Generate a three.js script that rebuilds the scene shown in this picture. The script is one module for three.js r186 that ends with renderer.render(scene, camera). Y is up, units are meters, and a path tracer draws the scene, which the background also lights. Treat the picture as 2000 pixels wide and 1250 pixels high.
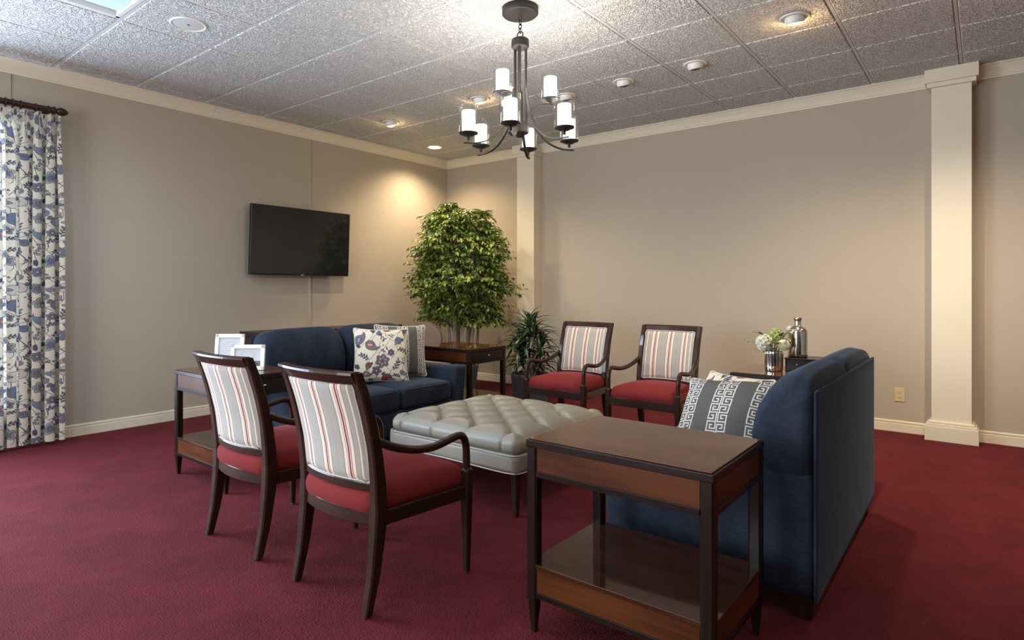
import * as THREE from 'three';
import { RoundedBoxGeometry } from 'three/addons/geometries/RoundedBoxGeometry.js';
import { mergeGeometries, mergeVertices } from 'three/addons/utils/BufferGeometryUtils.js';
import { RectAreaLightUniformsLib } from 'three/addons/lights/RectAreaLightUniformsLib.js';

// ------------------------------------------------------------------ camera, sky, daylight, exposure
RectAreaLightUniformsLib.init();
const scene = new THREE.Scene();
const renderer = new THREE.WebGLRenderer({ antialias: true });
renderer.toneMapping = THREE.LinearToneMapping;
renderer.toneMappingExposure = 1.3;
renderer.shadowMap.enabled = true;

const camera = new THREE.PerspectiveCamera(2 * Math.atan(625 / 1192.84) * 180 / Math.PI, 1.6, 0.05, 60);
camera.position.set(5.873, 1.24, 6.35);
camera.rotation.y = 39.552 * Math.PI / 180;
camera.setViewOffset(2000, 1250, 60.05, 62.9, 2000, 1250);
camera.updateProjectionMatrix();

scene.background = new THREE.Color(0.62, 0.78, 1.0);

const CEIL = 3.018, ROOM_X = 10.0, ROOM_Z = 9.3;
function areaLight(name, color, intensity, w, h, pos, look) {
  const l = new THREE.RectAreaLight(color, intensity, w, h);
  l.name = name; l.position.set(...pos); l.lookAt(...look); scene.add(l); return l;
}
// daylight entering by the window of the left wall and by an unseen window added behind the camera
areaLight('window_daylight', new THREE.Color(0.64, 0.81, 1.0), 12.5, 3.1, 2.15, [0.03, 1.4, 6.6], [3, 1.4, 6.6]);
areaLight('added_rear_daylight', new THREE.Color(0.92, 0.96, 1.0), 6.5, 2.6, 2.15, [3.2, 1.4, ROOM_Z - 0.03], [3.2, 1.4, 0]);

// ------------------------------------------------------------------ helpers
function rng(seed) { let a = seed >>> 0; return () => { a |= 0; a = a + 0x6D2B79F5 | 0; let t = Math.imul(a ^ a >>> 15, 1 | a); t = t + Math.imul(t ^ t >>> 7, 61 | t) ^ t; return ((t ^ t >>> 14) >>> 0) / 4294967296; }; }
const V = (x, y, z) => new THREE.Vector3(x, y, z);
const used = new Map();
function numbered(n) { const k = used.get(n) || 0; used.set(n, k + 1); return k ? n + '_' + String(k).padStart(3, '0') : n; }
function info(o, label, category, group) { o.userData.label = label; if (category) o.userData.category = category; if (group) o.userData.group = group; return o; }
function shade(o) { o.traverse(c => { if (c.isMesh) { c.castShadow = true; c.receiveShadow = true; } }); return o; }
function thing(name, label, category, pos = [0, 0, 0], turn = 0, group) {
  const g = new THREE.Group(); g.name = numbered(name); g.position.set(...pos); g.rotation.y = turn; scene.add(g);
  return info(g, label, category, group);
}
function part(parent, name, geo, mat) { const m = new THREE.Mesh(geo, mat); m.name = name; m.castShadow = m.receiveShadow = true; parent.add(m); return m; }
function single(name, geo, mat, label, category, group) { const m = new THREE.Mesh(geo, mat); m.name = numbered(name); m.castShadow = m.receiveShadow = true; scene.add(m); return info(m, label, category, group); }
function structure(name, geo, mat, parent) { const m = new THREE.Mesh(geo, mat); m.name = name; m.castShadow = m.receiveShadow = true; (parent || scene).add(m); if (!parent) m.userData.kind = 'structure'; return m; }
function structGroup(name) { const g = new THREE.Group(); g.name = name; g.userData.kind = 'structure'; scene.add(g); return g; }
function copy(src, label, pos, turn) { const c = src.clone(); c.name = numbered(src.name.replace(/_\d{3}$/, '')); c.userData = { ...src.userData, label }; c.position.set(...pos); c.rotation.set(0, turn, 0); scene.add(c); return c; }

// box mapping in metres, chosen by the face normal
function metreUV(geo) {
  const p = geo.attributes.position, n = geo.attributes.normal, uv = new Float32Array(p.count * 2);
  for (let i = 0; i < p.count; i++) {
    const ax = Math.abs(n.getX(i)), ay = Math.abs(n.getY(i)), az = Math.abs(n.getZ(i));
    let u, v;
    if (ay >= ax && ay >= az) { u = p.getX(i); v = p.getZ(i); } else if (ax >= az) { u = p.getZ(i); v = p.getY(i); } else { u = p.getX(i); v = p.getY(i); }
    uv[2 * i] = u; uv[2 * i + 1] = v;
  }
  geo.setAttribute('uv', new THREE.BufferAttribute(uv, 2)); return geo;
}
function rbox(w, h, d, x = 0, y = 0, z = 0, r = 0.004, seg = 1) {
  const g = r > 0 ? new RoundedBoxGeometry(w, h, d, seg, Math.min(r, w / 2.01, h / 2.01, d / 2.01)) : new THREE.BoxGeometry(w, h, d);
  g.translate(x, y, z); return metreUV(g);
}
const span = (x0, x1, y0, y1, z0, z1, r = 0.004, seg = 1) => rbox(x1 - x0, y1 - y0, z1 - z0, (x0 + x1) / 2, (y0 + y1) / 2, (z0 + z1) / 2, r, seg);
// a wood bar whose grain (uv.x) runs along its longest side
function grainUV(geo, axis) {
  const p = geo.attributes.position, n = geo.attributes.normal, uv = new Float32Array(p.count * 2);
  for (let i = 0; i < p.count; i++) {
    const c = [p.getX(i), p.getY(i), p.getZ(i)], m = [Math.abs(n.getX(i)), Math.abs(n.getY(i)), Math.abs(n.getZ(i))];
    const rest = [0, 1, 2].filter(k => k !== axis); const b = m[rest[0]] > m[rest[1]] ? rest[1] : rest[0];
    uv[2 * i] = c[axis]; uv[2 * i + 1] = c[b] + 0.37 * c[rest[0] === b ? rest[1] : rest[0]];
  }
  geo.setAttribute('uv', new THREE.BufferAttribute(uv, 2)); return geo;
}
const clean = g => { const o = g.index ? g.toNonIndexed() : g; for (const k of Object.keys(o.attributes)) if (!['position', 'normal', 'uv'].includes(k)) o.deleteAttribute(k); return o; };
const merge = list => mergeGeometries(list.map(clean), false);
function smoothNormals(geo) {
  geo.computeVertexNormals();
  const p = geo.attributes.position, n = geo.attributes.normal, map = new Map();
  const key = i => Math.round(p.getX(i) * 2e4) + ',' + Math.round(p.getY(i) * 2e4) + ',' + Math.round(p.getZ(i) * 2e4);
  for (let i = 0; i < p.count; i++) { const k = key(i); const a = map.get(k) || [0, 0, 0]; a[0] += n.getX(i); a[1] += n.getY(i); a[2] += n.getZ(i); map.set(k, a); }
  for (let i = 0; i < p.count; i++) { const a = map.get(key(i)), l = Math.hypot(...a) || 1; n.setXYZ(i, a[0] / l, a[1] / l, a[2] / l); }
  return geo;
}
// padded box: rounded edges, then a displacement f(p, n) -> p
function softBox(w, h, d, r, cell, f) {
  const g = new THREE.BoxGeometry(w, h, d, Math.max(4, Math.round(w / cell)), Math.max(4, Math.round(h / cell)), Math.max(4, Math.round(d / cell)));
  const p = g.attributes.position, n0 = g.attributes.normal, a = V(0, 0, 0), b = V(0, 0, 0), uv = g.attributes.uv, hx = w / 2 - r, hy = h / 2 - r, hz = d / 2 - r;
  for (let i = 0; i < p.count; i++) {
    a.fromBufferAttribute(p, i); b.set(THREE.MathUtils.clamp(a.x, -hx, hx), THREE.MathUtils.clamp(a.y, -hy, hy), THREE.MathUtils.clamp(a.z, -hz, hz));
    const nx = Math.abs(n0.getX(i)), ny = Math.abs(n0.getY(i));
    uv.setXY(i, nx > 0.5 ? a.z : a.x, ny > 0.5 ? a.z : a.y);
    const dir = a.clone().sub(b).normalize(); a.copy(b).addScaledVector(dir, r);
    if (f) f(a, dir);
    p.setXYZ(i, a.x, a.y, a.z);
  }
  return smoothNormals(g);
}
function lathe(pts, seg = 32) { const g = new THREE.LatheGeometry(pts.map(([r, y]) => new THREE.Vector2(r, y)), seg); return g; }
function tube(pts, r, seg = 40, rs = 10, closed = false) { return new THREE.TubeGeometry(new THREE.CatmullRomCurve3(pts.map(q => V(...q)), closed, 'centripetal'), seg, r, rs, closed); }
// square bar swept along a polyline in the y-z plane: list of [y, z, halfx, halfz, x]
function postSweep(st) {
  const pos = [], idx = [];
  st.forEach(([y, z, hx, hz, x]) => { const c = Math.min(hx, hz) * 0.3; for (const [sx, sz] of [[-hx + c, -hz], [hx - c, -hz], [hx, -hz + c], [hx, hz - c], [hx - c, hz], [-hx + c, hz], [-hx, hz - c], [-hx, -hz + c]]) pos.push(x + sx, y, z + sz); });
  const N = 8;
  for (let i = 0; i < st.length - 1; i++) for (let k = 0; k < N; k++) { const a = i * N + k, b = i * N + (k + 1) % N, c = a + N, e = b + N; idx.push(a, c, b, b, c, e); }
  const cap = (o, flip) => { for (let k = 1; k < N - 1; k++) flip ? idx.push(o, o + k, o + k + 1) : idx.push(o, o + k + 1, o + k); };
  cap(0, true); cap((st.length - 1) * N, false);
  const g = new THREE.BufferGeometry(); g.setAttribute('position', new THREE.Float32BufferAttribute(pos, 3)); g.setIndex(idx);
  const o = g.toNonIndexed(); o.computeVertexNormals(); return grainUV(o, 1);
}

// ------------------------------------------------------------------ procedural textures
function makeNoise(seed) {
  const r = rng(seed), P = 256, t = new Float32Array(P * P); for (let i = 0; i < t.length; i++) t[i] = r();
  return (x, y, per, perY = per) => { // tileable value noise with period per
    let xi = Math.floor(x), yi = Math.floor(y); const fx = x - xi, fy = y - yi, u = fx * fx * (3 - 2 * fx), v = fy * fy * (3 - 2 * fy);
    const m = (a, q) => ((a % q) + q) % q, x0 = m(xi, per) & 255, x1 = m(xi + 1, per) & 255, y0 = m(yi, perY) & 255, y1 = m(yi + 1, perY) & 255;
    return (t[y0 * P + x0] * (1 - u) + t[y0 * P + x1] * u) * (1 - v) + (t[y1 * P + x0] * (1 - u) + t[y1 * P + x1] * u) * v;
  };
}
function dataTex(S, fn, srgb, W = S) {
  const d = new Uint8Array(W * S * 4);
  for (let y = 0; y < S; y++) for (let x = 0; x < W; x++) { const c = fn(x / W, y / S), i = (y * W + x) * 4; d[i] = Math.max(0, Math.min(255, c[0] * 255)); d[i + 1] = Math.max(0, Math.min(255, c[1] * 255)); d[i + 2] = Math.max(0, Math.min(255, c[2] * 255)); d[i + 3] = 255; }
  const t = new THREE.DataTexture(d, W, S); t.wrapS = t.wrapT = THREE.RepeatWrapping; t.magFilter = THREE.LinearFilter; t.minFilter = THREE.LinearMipmapLinearFilter; t.generateMipmaps = true;
  if (srgb) t.colorSpace = THREE.SRGBColorSpace; t.needsUpdate = true; return t;
}
const metre = (t, size, sizeY = size) => { t.repeat.set(1 / size, 1 / sizeY); return t; };
const grey = v => [v, v, v];
const n1 = makeNoise(11), n2 = makeNoise(23), n3 = makeNoise(37);
const toS = c => c <= 0.0031308 ? 12.92 * c : 1.055 * Math.pow(c, 1 / 2.4) - 0.055;
const lin = (r, g, b) => [toS(r), toS(g), toS(b)];

// wall paint: roller stipple
const stippleBump = metre(dataTex(512, (u, v) => grey(0.5 + 0.3 * (n1(u * 128, v * 128, 128) - 0.5) + 0.4 * (n2(u * 50, v * 50, 50) - 0.5))), 0.6);
// carpet: rows of loops
const loops = (u, v) => { const wob = 0.6 * n1(u * 24, v * 24, 24), row = Math.sin((u * 150 + wob) * 2 * Math.PI) * 0.5 + 0.5, tuft = Math.sin((v * 110 + n2(u * 60, v * 60, 60) * 1.3) * 2 * Math.PI) * 0.5 + 0.5; return 0.15 + 0.45 * row * (0.4 + 0.6 * tuft) + 0.4 * n3(u * 220, v * 220, 220); };
const carpetBump = metre(dataTex(1024, (u, v) => grey(loops(u, v))), 1.2);
const carpetColor = metre(dataTex(1024, (u, v) => {
  const l = loops(u, v), b = n2(u * 7, v * 7, 7) * 0.6 + n1(u * 19, v * 19, 19) * 0.4, k = 0.66 + 0.34 * l + 0.36 * (b - 0.5);
  return lin(0.150 * k, 0.0175 * k, 0.0235 * k);
}, true), 1.2);
// fissured mineral-fibre ceiling tile
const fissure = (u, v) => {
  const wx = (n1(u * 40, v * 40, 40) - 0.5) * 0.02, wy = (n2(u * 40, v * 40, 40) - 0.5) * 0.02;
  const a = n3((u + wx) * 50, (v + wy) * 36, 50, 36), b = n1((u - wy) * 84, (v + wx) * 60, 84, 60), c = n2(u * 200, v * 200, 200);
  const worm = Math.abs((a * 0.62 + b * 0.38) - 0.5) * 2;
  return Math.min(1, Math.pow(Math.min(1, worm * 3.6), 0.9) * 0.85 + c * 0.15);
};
const tileBump = dataTex(1024, (u, v) => grey(fissure(u, v)));
const tileColor = dataTex(1024, (u, v) => { const k = 0.74 + 0.26 * fissure(u, v); return lin(0.71 * k, 0.70 * k, 0.685 * k); }, true);  // pits darker in the colour too: their shade is painted in beside the bump
// wood
function woodTex(dark, light, seed, streak = 1) {
  const a = makeNoise(seed), b = makeNoise(seed + 5);
  return metre(dataTex(512, (u, v) => {
    const g = a(u * 3, v * 26, 3, 26) * 0.4 + b(u * 6, v * 110, 6, 110) * 0.25 + b(u * 5 * streak, v * 7, 5 * streak, 7) * 0.35, k = Math.max(0, Math.min(1, g * 1.3 - 0.15));
    return lin(dark[0] + (light[0] - dark[0]) * k, dark[1] + (light[1] - dark[1]) * k, dark[2] + (light[2] - dark[2]) * k);
  }, true), 0.7);
}
const velvetNap = (seed, base, amp) => { const a = makeNoise(seed), b = makeNoise(seed + 3); return metre(dataTex(1024, (u, v) => { const k = 1 + amp * ((a(u * 7, v * 6, 7, 6) + 0.7 * b(u * 21, v * 15, 21, 15) + 0.8 * a(u * 40, v * 190, 40, 190)) / 2.5 - 0.5) * 2; return lin(base[0] * k, base[1] * k, base[2] * k); }, true), 0.9); };
const weaveBump = metre(dataTex(256, (u, v) => grey(0.5 + 0.25 * Math.sin(u * 2 * Math.PI * 32) * Math.sin(v * 2 * Math.PI * 32) + 0.3 * (n1(u * 64, v * 64, 64) - 0.5))), 0.08);
const leatherBump = metre(dataTex(512, (u, v) => grey(0.4 * n1(u * 90, v * 90, 90) + 0.4 * n2(u * 45, v * 45, 45) + 0.2 * n3(u * 12, v * 12, 12))), 0.4);

function canvasTex(w, h, draw) {
  const c = document.createElement('canvas'); c.width = w; c.height = h; draw(c.getContext('2d'), w, h);
  const t = new THREE.CanvasTexture(c); t.colorSpace = THREE.SRGBColorSpace; t.wrapS = t.wrapT = THREE.RepeatWrapping; t.magFilter = THREE.LinearFilter; return t;
}
// striped ticking of the chair backs, one width of 0.42 m
const stripeTex = canvasTex(512, 256, (c, w, h) => {
  c.fillStyle = '#aaa59c'; c.fillRect(0, 0, w, h);
  const bar = (x, ww, col) => { c.fillStyle = col; c.fillRect(x * w, 0, ww * w, h); };
  for (const x of [0.20, 0.50, 0.80]) {
    bar(x - 0.062, 0.006, '#7d786f'); bar(x - 0.052, 0.030, '#e9dcca'); bar(x - 0.022, 0.006, '#b98f86'); bar(x - 0.014, 0.010, '#efe2d0'); bar(x - 0.003, 0.016, '#8a3038'); bar(x + 0.018, 0.008, '#e4d3c2'); bar(x + 0.026, 0.008, '#a8575a'); bar(x + 0.036, 0.032, '#e9dcca'); bar(x + 0.070, 0.006, '#7d786f');
  }
  bar(0.055, 0.014, '#efe2d0'); bar(0.069, 0.008, '#a8575a'); bar(0.34, 0.004, '#96918a'); bar(0.65, 0.004, '#96918a'); bar(0.93, 0.014, '#efe2d0');
  const r = rng(5); c.globalAlpha = 0.10; for (let i = 0; i < 1500; i++) { c.fillStyle = r() > 0.5 ? '#fff' : '#333'; c.fillRect(r() * w, r() * h, 1, 4 + r() * 10); } c.globalAlpha = 1;
});
// Greek key bands with plain bands between
const keyTex = canvasTex(1024, 1024, (c, w, h) => {
  const ground = '#5f5d5a', line = '#e6e1d6'; c.fillStyle = ground; c.fillRect(0, 0, w, h);
  const S = 98, key = (x0, y0, flip, mir) => {
    const pts = [[0, 7], [0, 0], [6.4, 0], [6.4, 5.0], [2.2, 5.0], [2.2, 2.4], [4.3, 2.4]], u = S / 7;
    c.beginPath(); pts.forEach(([a, b], i) => { const X = x0 + (mir ? 6.4 - a : a) * u, Y = y0 + (flip ? 7 - b : b) * u; i ? c.lineTo(X, Y) : c.moveTo(X, Y); }); c.stroke();
  };
  c.strokeStyle = line; c.lineWidth = 13; c.lineJoin = 'miter';
  for (const bx of [40, 440, 840]) {
    for (let j = -1; j < 11; j++) { const y = j * S; key(bx, y, false, j % 2 !== 0); key(bx + S + 12, y + S * 0.0, true, j % 2 === 0); }
  }
});
// flowers of the printed linen: a loose Jacobean branch pattern
function floral(c, w, h, seed, n, scale, pal, fixed) {
  let R = rng(seed); c.lineJoin = 'round'; c.lineCap = 'round';
  const ink = pal.ink;
  const petal = (len, wid, fill) => { c.beginPath(); c.moveTo(0, 0); c.bezierCurveTo(wid, -len * 0.3, wid * 0.8, -len * 0.9, 0, -len); c.bezierCurveTo(-wid * 0.8, -len * 0.9, -wid, -len * 0.3, 0, 0); c.fillStyle = fill; c.fill(); c.stroke(); const lw = c.lineWidth; c.lineWidth = lw * 0.55; c.beginPath(); c.moveTo(0, -len * 0.1); c.lineTo(0, -len * 0.85); for (const q of [0.35, 0.55, 0.72]) { c.moveTo(0, -len * (q - 0.1)); c.lineTo(wid * 0.45, -len * q); c.moveTo(0, -len * (q - 0.1)); c.lineTo(-wid * 0.45, -len * q); } c.stroke(); c.lineWidth = lw; };
  const pick = a => a[Math.floor(R() * a.length)];
  const motif = {
    flower(s) { const k = 5 + Math.floor(R() * 3), f = pick(pal.flower), g = pick(pal.flower); for (let i = 0; i < k; i++) { c.save(); c.rotate(i * 2 * Math.PI / k); petal(s, s * 0.5, f); c.scale(0.6, 0.62); petal(s, s * 0.4, g); c.restore(); } c.beginPath(); c.arc(0, 0, s * 0.22, 0, 7); c.fillStyle = pick(pal.heart); c.fill(); c.stroke(); },
    spray(s) { c.beginPath(); c.moveTo(0, s); c.quadraticCurveTo(s * 0.3, 0, 0, -s); c.stroke(); for (let i = 0; i < 7; i++) { c.save(); c.translate(s * 0.12, s * 0.8 - i * s * 0.26); c.rotate((i % 2 ? 1 : -1) * (0.9 - i * 0.06)); petal(s * 0.62, s * 0.16, pick(pal.leaf)); c.restore(); } },
    paisley(s) { c.beginPath(); c.moveTo(0, s); c.bezierCurveTo(-s, s, -s * 0.9, -s * 0.2, 0, -s * 0.4); c.bezierCurveTo(s * 0.5, -s * 0.6, s * 0.4, -s, 0.2 * s, -s * 1.1); c.bezierCurveTo(s * 1.1, -s * 0.9, s * 0.9, s, 0, s); c.fillStyle = pick(pal.flower); c.fill(); c.stroke(); c.beginPath(); c.ellipse(-s * 0.05, s * 0.35, s * 0.3, s * 0.42, 0.2, 0, 7); c.fillStyle = pick(pal.heart); c.fill(); c.stroke(); for (let i = 0; i < 4; i++) { c.beginPath(); c.arc(-s * 0.05, s * 0.1 + i * s * 0.16, s * 0.06, 0, 7); c.fillStyle = pal.ground; c.fill(); } },
    pome(s) { c.beginPath(); c.arc(0, 0, s * 0.7, 0, 7); c.fillStyle = pick(pal.heart); c.fill(); c.stroke(); for (const a of [-0.5, 0, 0.5]) { c.save(); c.translate(0, -s * 0.6); c.rotate(a); petal(s * 0.5, s * 0.15, pick(pal.leaf)); c.restore(); } c.save(); c.rotate(2.4); petal(s * 1.2, s * 0.35, pick(pal.leaf)); c.restore(); },
    berries(s) { for (let i = 0; i < 8; i++) { c.beginPath(); c.arc((R() - 0.5) * s * 1.4, (R() - 0.5) * s * 1.4, s * 0.13, 0, 7); c.fillStyle = pick(pal.flower); c.fill(); c.stroke(); } },
    star(s) { for (let i = 0; i < 9; i++) { c.save(); c.rotate(-1.3 + i * 0.33); petal(s * (0.7 + 0.3 * R()), s * 0.13, pick(pal.leaf)); c.restore(); } },
  };
  const kinds = Object.keys(motif), list = [];
  for (let t = 0; t < n * 60 && list.length < n; t++) {
    const s = scale * (0.55 + 0.75 * R()), x = R() * w, y = R() * h;
    if (list.every(q => { let dx = Math.abs(q.x - x), dy = Math.abs(q.y - y); dx = Math.min(dx, w - dx); dy = Math.min(dy, h - dy); return Math.hypot(dx, dy) > (q.s + s) * 0.92; })) list.push({ x, y, s, k: kinds[list.length % kinds.length], a: R() * 6.28, d: Math.floor(R() * 1e9) });
  }
  c.fillStyle = pal.ground; c.fillRect(0, 0, w, h);
  const wrap = f => { for (const ox of [-w, 0, w]) for (const oy of [-h, 0, h]) { c.save(); c.translate(ox, oy); f(); c.restore(); } };
  c.strokeStyle = ink; c.lineWidth = scale * 0.06;
  for (const q of list) { wrap(() => { c.beginPath(); c.moveTo(q.x, q.y); c.bezierCurveTo(q.x + scale * Math.cos(q.a) * 2, q.y + scale * 1.2, q.x - scale, q.y + scale * 2.2, q.x + scale * Math.sin(q.a) * 2.4, q.y + scale * 3.2); c.stroke(); }); }
  c.lineWidth = scale * 0.07;
  for (const q of list) for (const ox of [-w, 0, w]) for (const oy of [-h, 0, h]) {
    if (q.x + ox < -2 * scale || q.x + ox > w + 2 * scale || q.y + oy < -2 * scale || q.y + oy > h + 2 * scale) continue;
    R = rng(q.d); // the same picture in every wrap
    c.save(); c.translate(q.x + ox, q.y + oy); c.rotate(q.a * 0.5 - 1.5); motif[q.k](q.s); c.restore();
  }
}
const floralPillowTex = canvasTex(1024, 1024, (c, w, h) => floral(c, w, h, 41, 30, 112, { ground: '#ece2cc', ink: '#4a4652', flower: ['#8d8fa3', '#7a6f78', '#b9b2ac', '#a8605a'], heart: ['#c97f6b', '#d9b48f', '#6d7690', '#8a4550'], leaf: ['#7f8d98', '#a3a79e', '#5d6684', '#8f7f78'] }));
const curtainTex = canvasTex(1024, 1024, (c, w, h) => floral(c, w, h, 77, 74, 78, { ground: '#d9d0be', ink: '#4b4c57', flower: ['#8f93a0', '#a7a6a4', '#787e92', '#9c9394'], heart: ['#9c666a', '#7f8496', '#bfb5aa', '#666c82'], leaf: ['#8a9096', '#6f7589', '#a5a5a0', '#7a7d84'] }));

// ------------------------------------------------------------------ materials
const std = o => new THREE.MeshStandardMaterial(o), phys = o => new THREE.MeshPhysicalMaterial(o);
const rgb = (r, g, b) => new THREE.Color().setRGB(r, g, b);
const M = {};
M.wall = std({ color: rgb(0.437, 0.376, 0.298), roughness: 0.85, bumpMap: stippleBump, bumpScale: 0.0003 });
M.trim = std({ color: rgb(0.74, 0.67, 0.525), roughness: 0.5 });
M.carpet = phys({ map: carpetColor, bumpMap: carpetBump, bumpScale: 0.006, roughness: 1, specularIntensity: 0.4 });
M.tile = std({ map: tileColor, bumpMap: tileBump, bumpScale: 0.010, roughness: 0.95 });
M.grid = std({ color: rgb(0.58, 0.57, 0.55), roughness: 0.6 });
M.white = std({ color: rgb(0.72, 0.70, 0.66), roughness: 0.45 });
M.espresso = phys({ map: woodTex([0.007, 0.004, 0.003], [0.021, 0.011, 0.007], 51), roughness: 0.28, specularIntensity: 0.6 });
M.cherry = phys({ map: woodTex([0.034, 0.009, 0.0032], [0.120, 0.034, 0.009], 61, 1), roughness: 0.35, specularIntensity: 0.45 });
M.tableTop = phys({ map: woodTex([0.075, 0.029, 0.014], [0.155, 0.062, 0.031], 71), roughness: 0.5, specularIntensity: 0, clearcoat: 1, clearcoatRoughness: 0.04 });
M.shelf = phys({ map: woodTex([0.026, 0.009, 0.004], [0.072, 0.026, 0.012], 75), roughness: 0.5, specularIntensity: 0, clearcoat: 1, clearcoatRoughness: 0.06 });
M.mahogany = phys({ map: woodTex([0.013, 0.006, 0.0035], [0.046, 0.018, 0.009], 81), roughness: 0.5, specularIntensity: 0.3, clearcoat: 0.5, clearcoatRoughness: 0.12 });
M.navy = phys({ specularIntensity: 0.3, map: velvetNap(91, [0.026, 0.035, 0.054], 0.5), roughness: 0.9, sheen: 1, sheenRoughness: 0.5, sheenColor: rgb(0.27, 0.34, 0.46), bumpMap: weaveBump, bumpScale: 0.0006 });
M.red = phys({ specularIntensity: 0.2, map: velvetNap(95, [0.19, 0.026, 0.026], 0.12), roughness: 0.9, sheen: 1, sheenRoughness: 0.45, sheenColor: rgb(0.55, 0.25, 0.32), bumpMap: weaveBump, bumpScale: 0.0003 });
M.stripe = std({ map: stripeTex, roughness: 0.9, bumpMap: weaveBump, bumpScale: 0.0003 });
M.piping = std({ color: rgb(0.55, 0.48, 0.42), roughness: 0.9 });
M.leather = phys({ color: rgb(0.34, 0.305, 0.245), roughness: 0.42, bumpMap: leatherBump, bumpScale: 0.0004, clearcoat: 0.15, clearcoatRoughness: 0.4 });
M.leatherSeam = std({ color: rgb(0.55, 0.51, 0.44), roughness: 0.5 });
M.key = std({ map: keyTex, roughness: 0.85, bumpMap: weaveBump, bumpScale: 0.0005 });
M.floral = std({ map: floralPillowTex, roughness: 0.9, bumpMap: weaveBump, bumpScale: 0.0005 });
M.creamCloth = std({ color: rgb(0.72, 0.66, 0.55), roughness: 0.9, bumpMap: weaveBump, bumpScale: 0.0005 });
M.curtain = phys({ map: curtainTex, roughness: 0.95, transmission: 0.3, thickness: 0, side: THREE.DoubleSide });
M.bronze = std({ color: rgb(0.030, 0.026, 0.023), roughness: 0.5, metalness: 0.3 });
M.nickel = std({ color: rgb(0.75, 0.73, 0.70), roughness: 0.2, metalness: 1 });
M.mercury = std({ color: rgb(0.78, 0.74, 0.66), roughness: 0.10, metalness: 1 });
M.glass = phys({ color: rgb(0.95, 0.96, 0.96), roughness: 0.03, transmission: 1, thickness: 0, ior: 1.45, side: THREE.DoubleSide });
M.screen = std({ color: rgb(0.014, 0.014, 0.015), roughness: 0.08 });
M.blackPlastic = std({ color: rgb(0.012, 0.012, 0.012), roughness: 0.35 });
M.potGrey = std({ color: rgb(0.075, 0.088, 0.105), roughness: 0.6 });
M.soil = std({ color: rgb(0.06, 0.035, 0.022), roughness: 1 });
M.ivory = std({ color: rgb(0.60, 0.50, 0.28), roughness: 0.4 });
M.frameWhite = std({ color: rgb(0.80, 0.77, 0.70), roughness: 0.35 });
const barkTex = metre(dataTex(256, (u, v) => { const k = n1(u * 10, v * 40, 40) * 0.5 + n2(u * 30, v * 18, 18) * 0.5; return lin(0.28 + 0.40 * k, 0.23 + 0.35 * k, 0.17 + 0.28 * k); }, true), 0.3);
M.bark = std({ map: barkTex, roughness: 0.95 });
M.leaf = phys({ color: rgb(1, 1, 1), vertexColors: true, roughness: 0.45, transmission: 0.25, thickness: 0, side: THREE.DoubleSide });
M.bulbGlow = std({ color: rgb(0.9, 0.88, 0.84), emissive: rgb(1.0, 0.92, 0.82), emissiveIntensity: 3.0, roughness: 0.5 });
M.canGlow = std({ color: rgb(0.9, 0.85, 0.7), emissive: rgb(1.0, 0.72, 0.38), emissiveIntensity: 7.0, roughness: 0.5 });
M.downGlow = std({ color: rgb(0.9, 0.85, 0.7), emissive: rgb(1.0, 0.86, 0.6), emissiveIntensity: 9.0, roughness: 0.5 });
M.trofferGlow = std({ color: rgb(0.3, 0.33, 0.36), emissive: rgb(0.40, 0.60, 0.80), emissiveIntensity: 0.75, roughness: 0.5 });

// ------------------------------------------------------------------ the room
const floor = structure('floor', metreUV(new THREE.BoxGeometry(ROOM_X + 0.4, 0.1, ROOM_Z + 0.4).translate(ROOM_X / 2, -0.05, ROOM_Z / 2)), M.carpet);
floor.userData.label = 'burgundy looped carpet covering the whole floor';
const WZ0 = 5.05, WZ1 = 8.15, WY0 = 0.32, WY1 = 2.47;
{
  const g = structGroup('wall_left'); const w = (n, ...a) => part(g, n, metreUV(span(...a, 0)), M.wall);
  w('wall_panel', -0.2, 0, 0, CEIL, -0.2, WZ0); w('wall_panel', -0.2, 0, 0, CEIL, WZ1, ROOM_Z + 0.2); w('wall_panel', -0.2, 0, 0, WY0, WZ0, WZ1); w('wall_panel', -0.2, 0, WY1, CEIL, WZ0, WZ1);
  for (const [z, h] of [[2.274, 0.014], [5.015, 0.004]]) part(g, 'seam_strip', span(-0.002, 0.009, 0.09, 2.93, z - h, z + h, 0.002), M.wall);
  g.userData.label = 'taupe painted wall with vertical panel seams';
}
const wr = structure('wall_right', metreUV(span(-0.2, ROOM_X + 0.2, 0, CEIL, -0.2, 0, 0)), M.wall); wr.userData.label = 'taupe painted wall behind the chairs';
structure('wall_end', metreUV(span(ROOM_X, ROOM_X + 0.2, 0, CEIL, 0, ROOM_Z, 0)), M.wall);
const RX0 = 1.9, RX1 = 4.5;
{
  const g = structGroup('wall_rear'); const w = (...a) => part(g, 'wall_panel', metreUV(span(...a, 0)), M.wall);
  w(0, RX0, 0, CEIL, ROOM_Z, ROOM_Z + 0.2); w(RX1, ROOM_X, 0, CEIL, ROOM_Z, ROOM_Z + 0.2); w(RX0, RX1, 0, WY0, ROOM_Z, ROOM_Z + 0.2); w(RX0, RX1, WY1, CEIL, ROOM_Z, ROOM_Z + 0.2);
}
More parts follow.
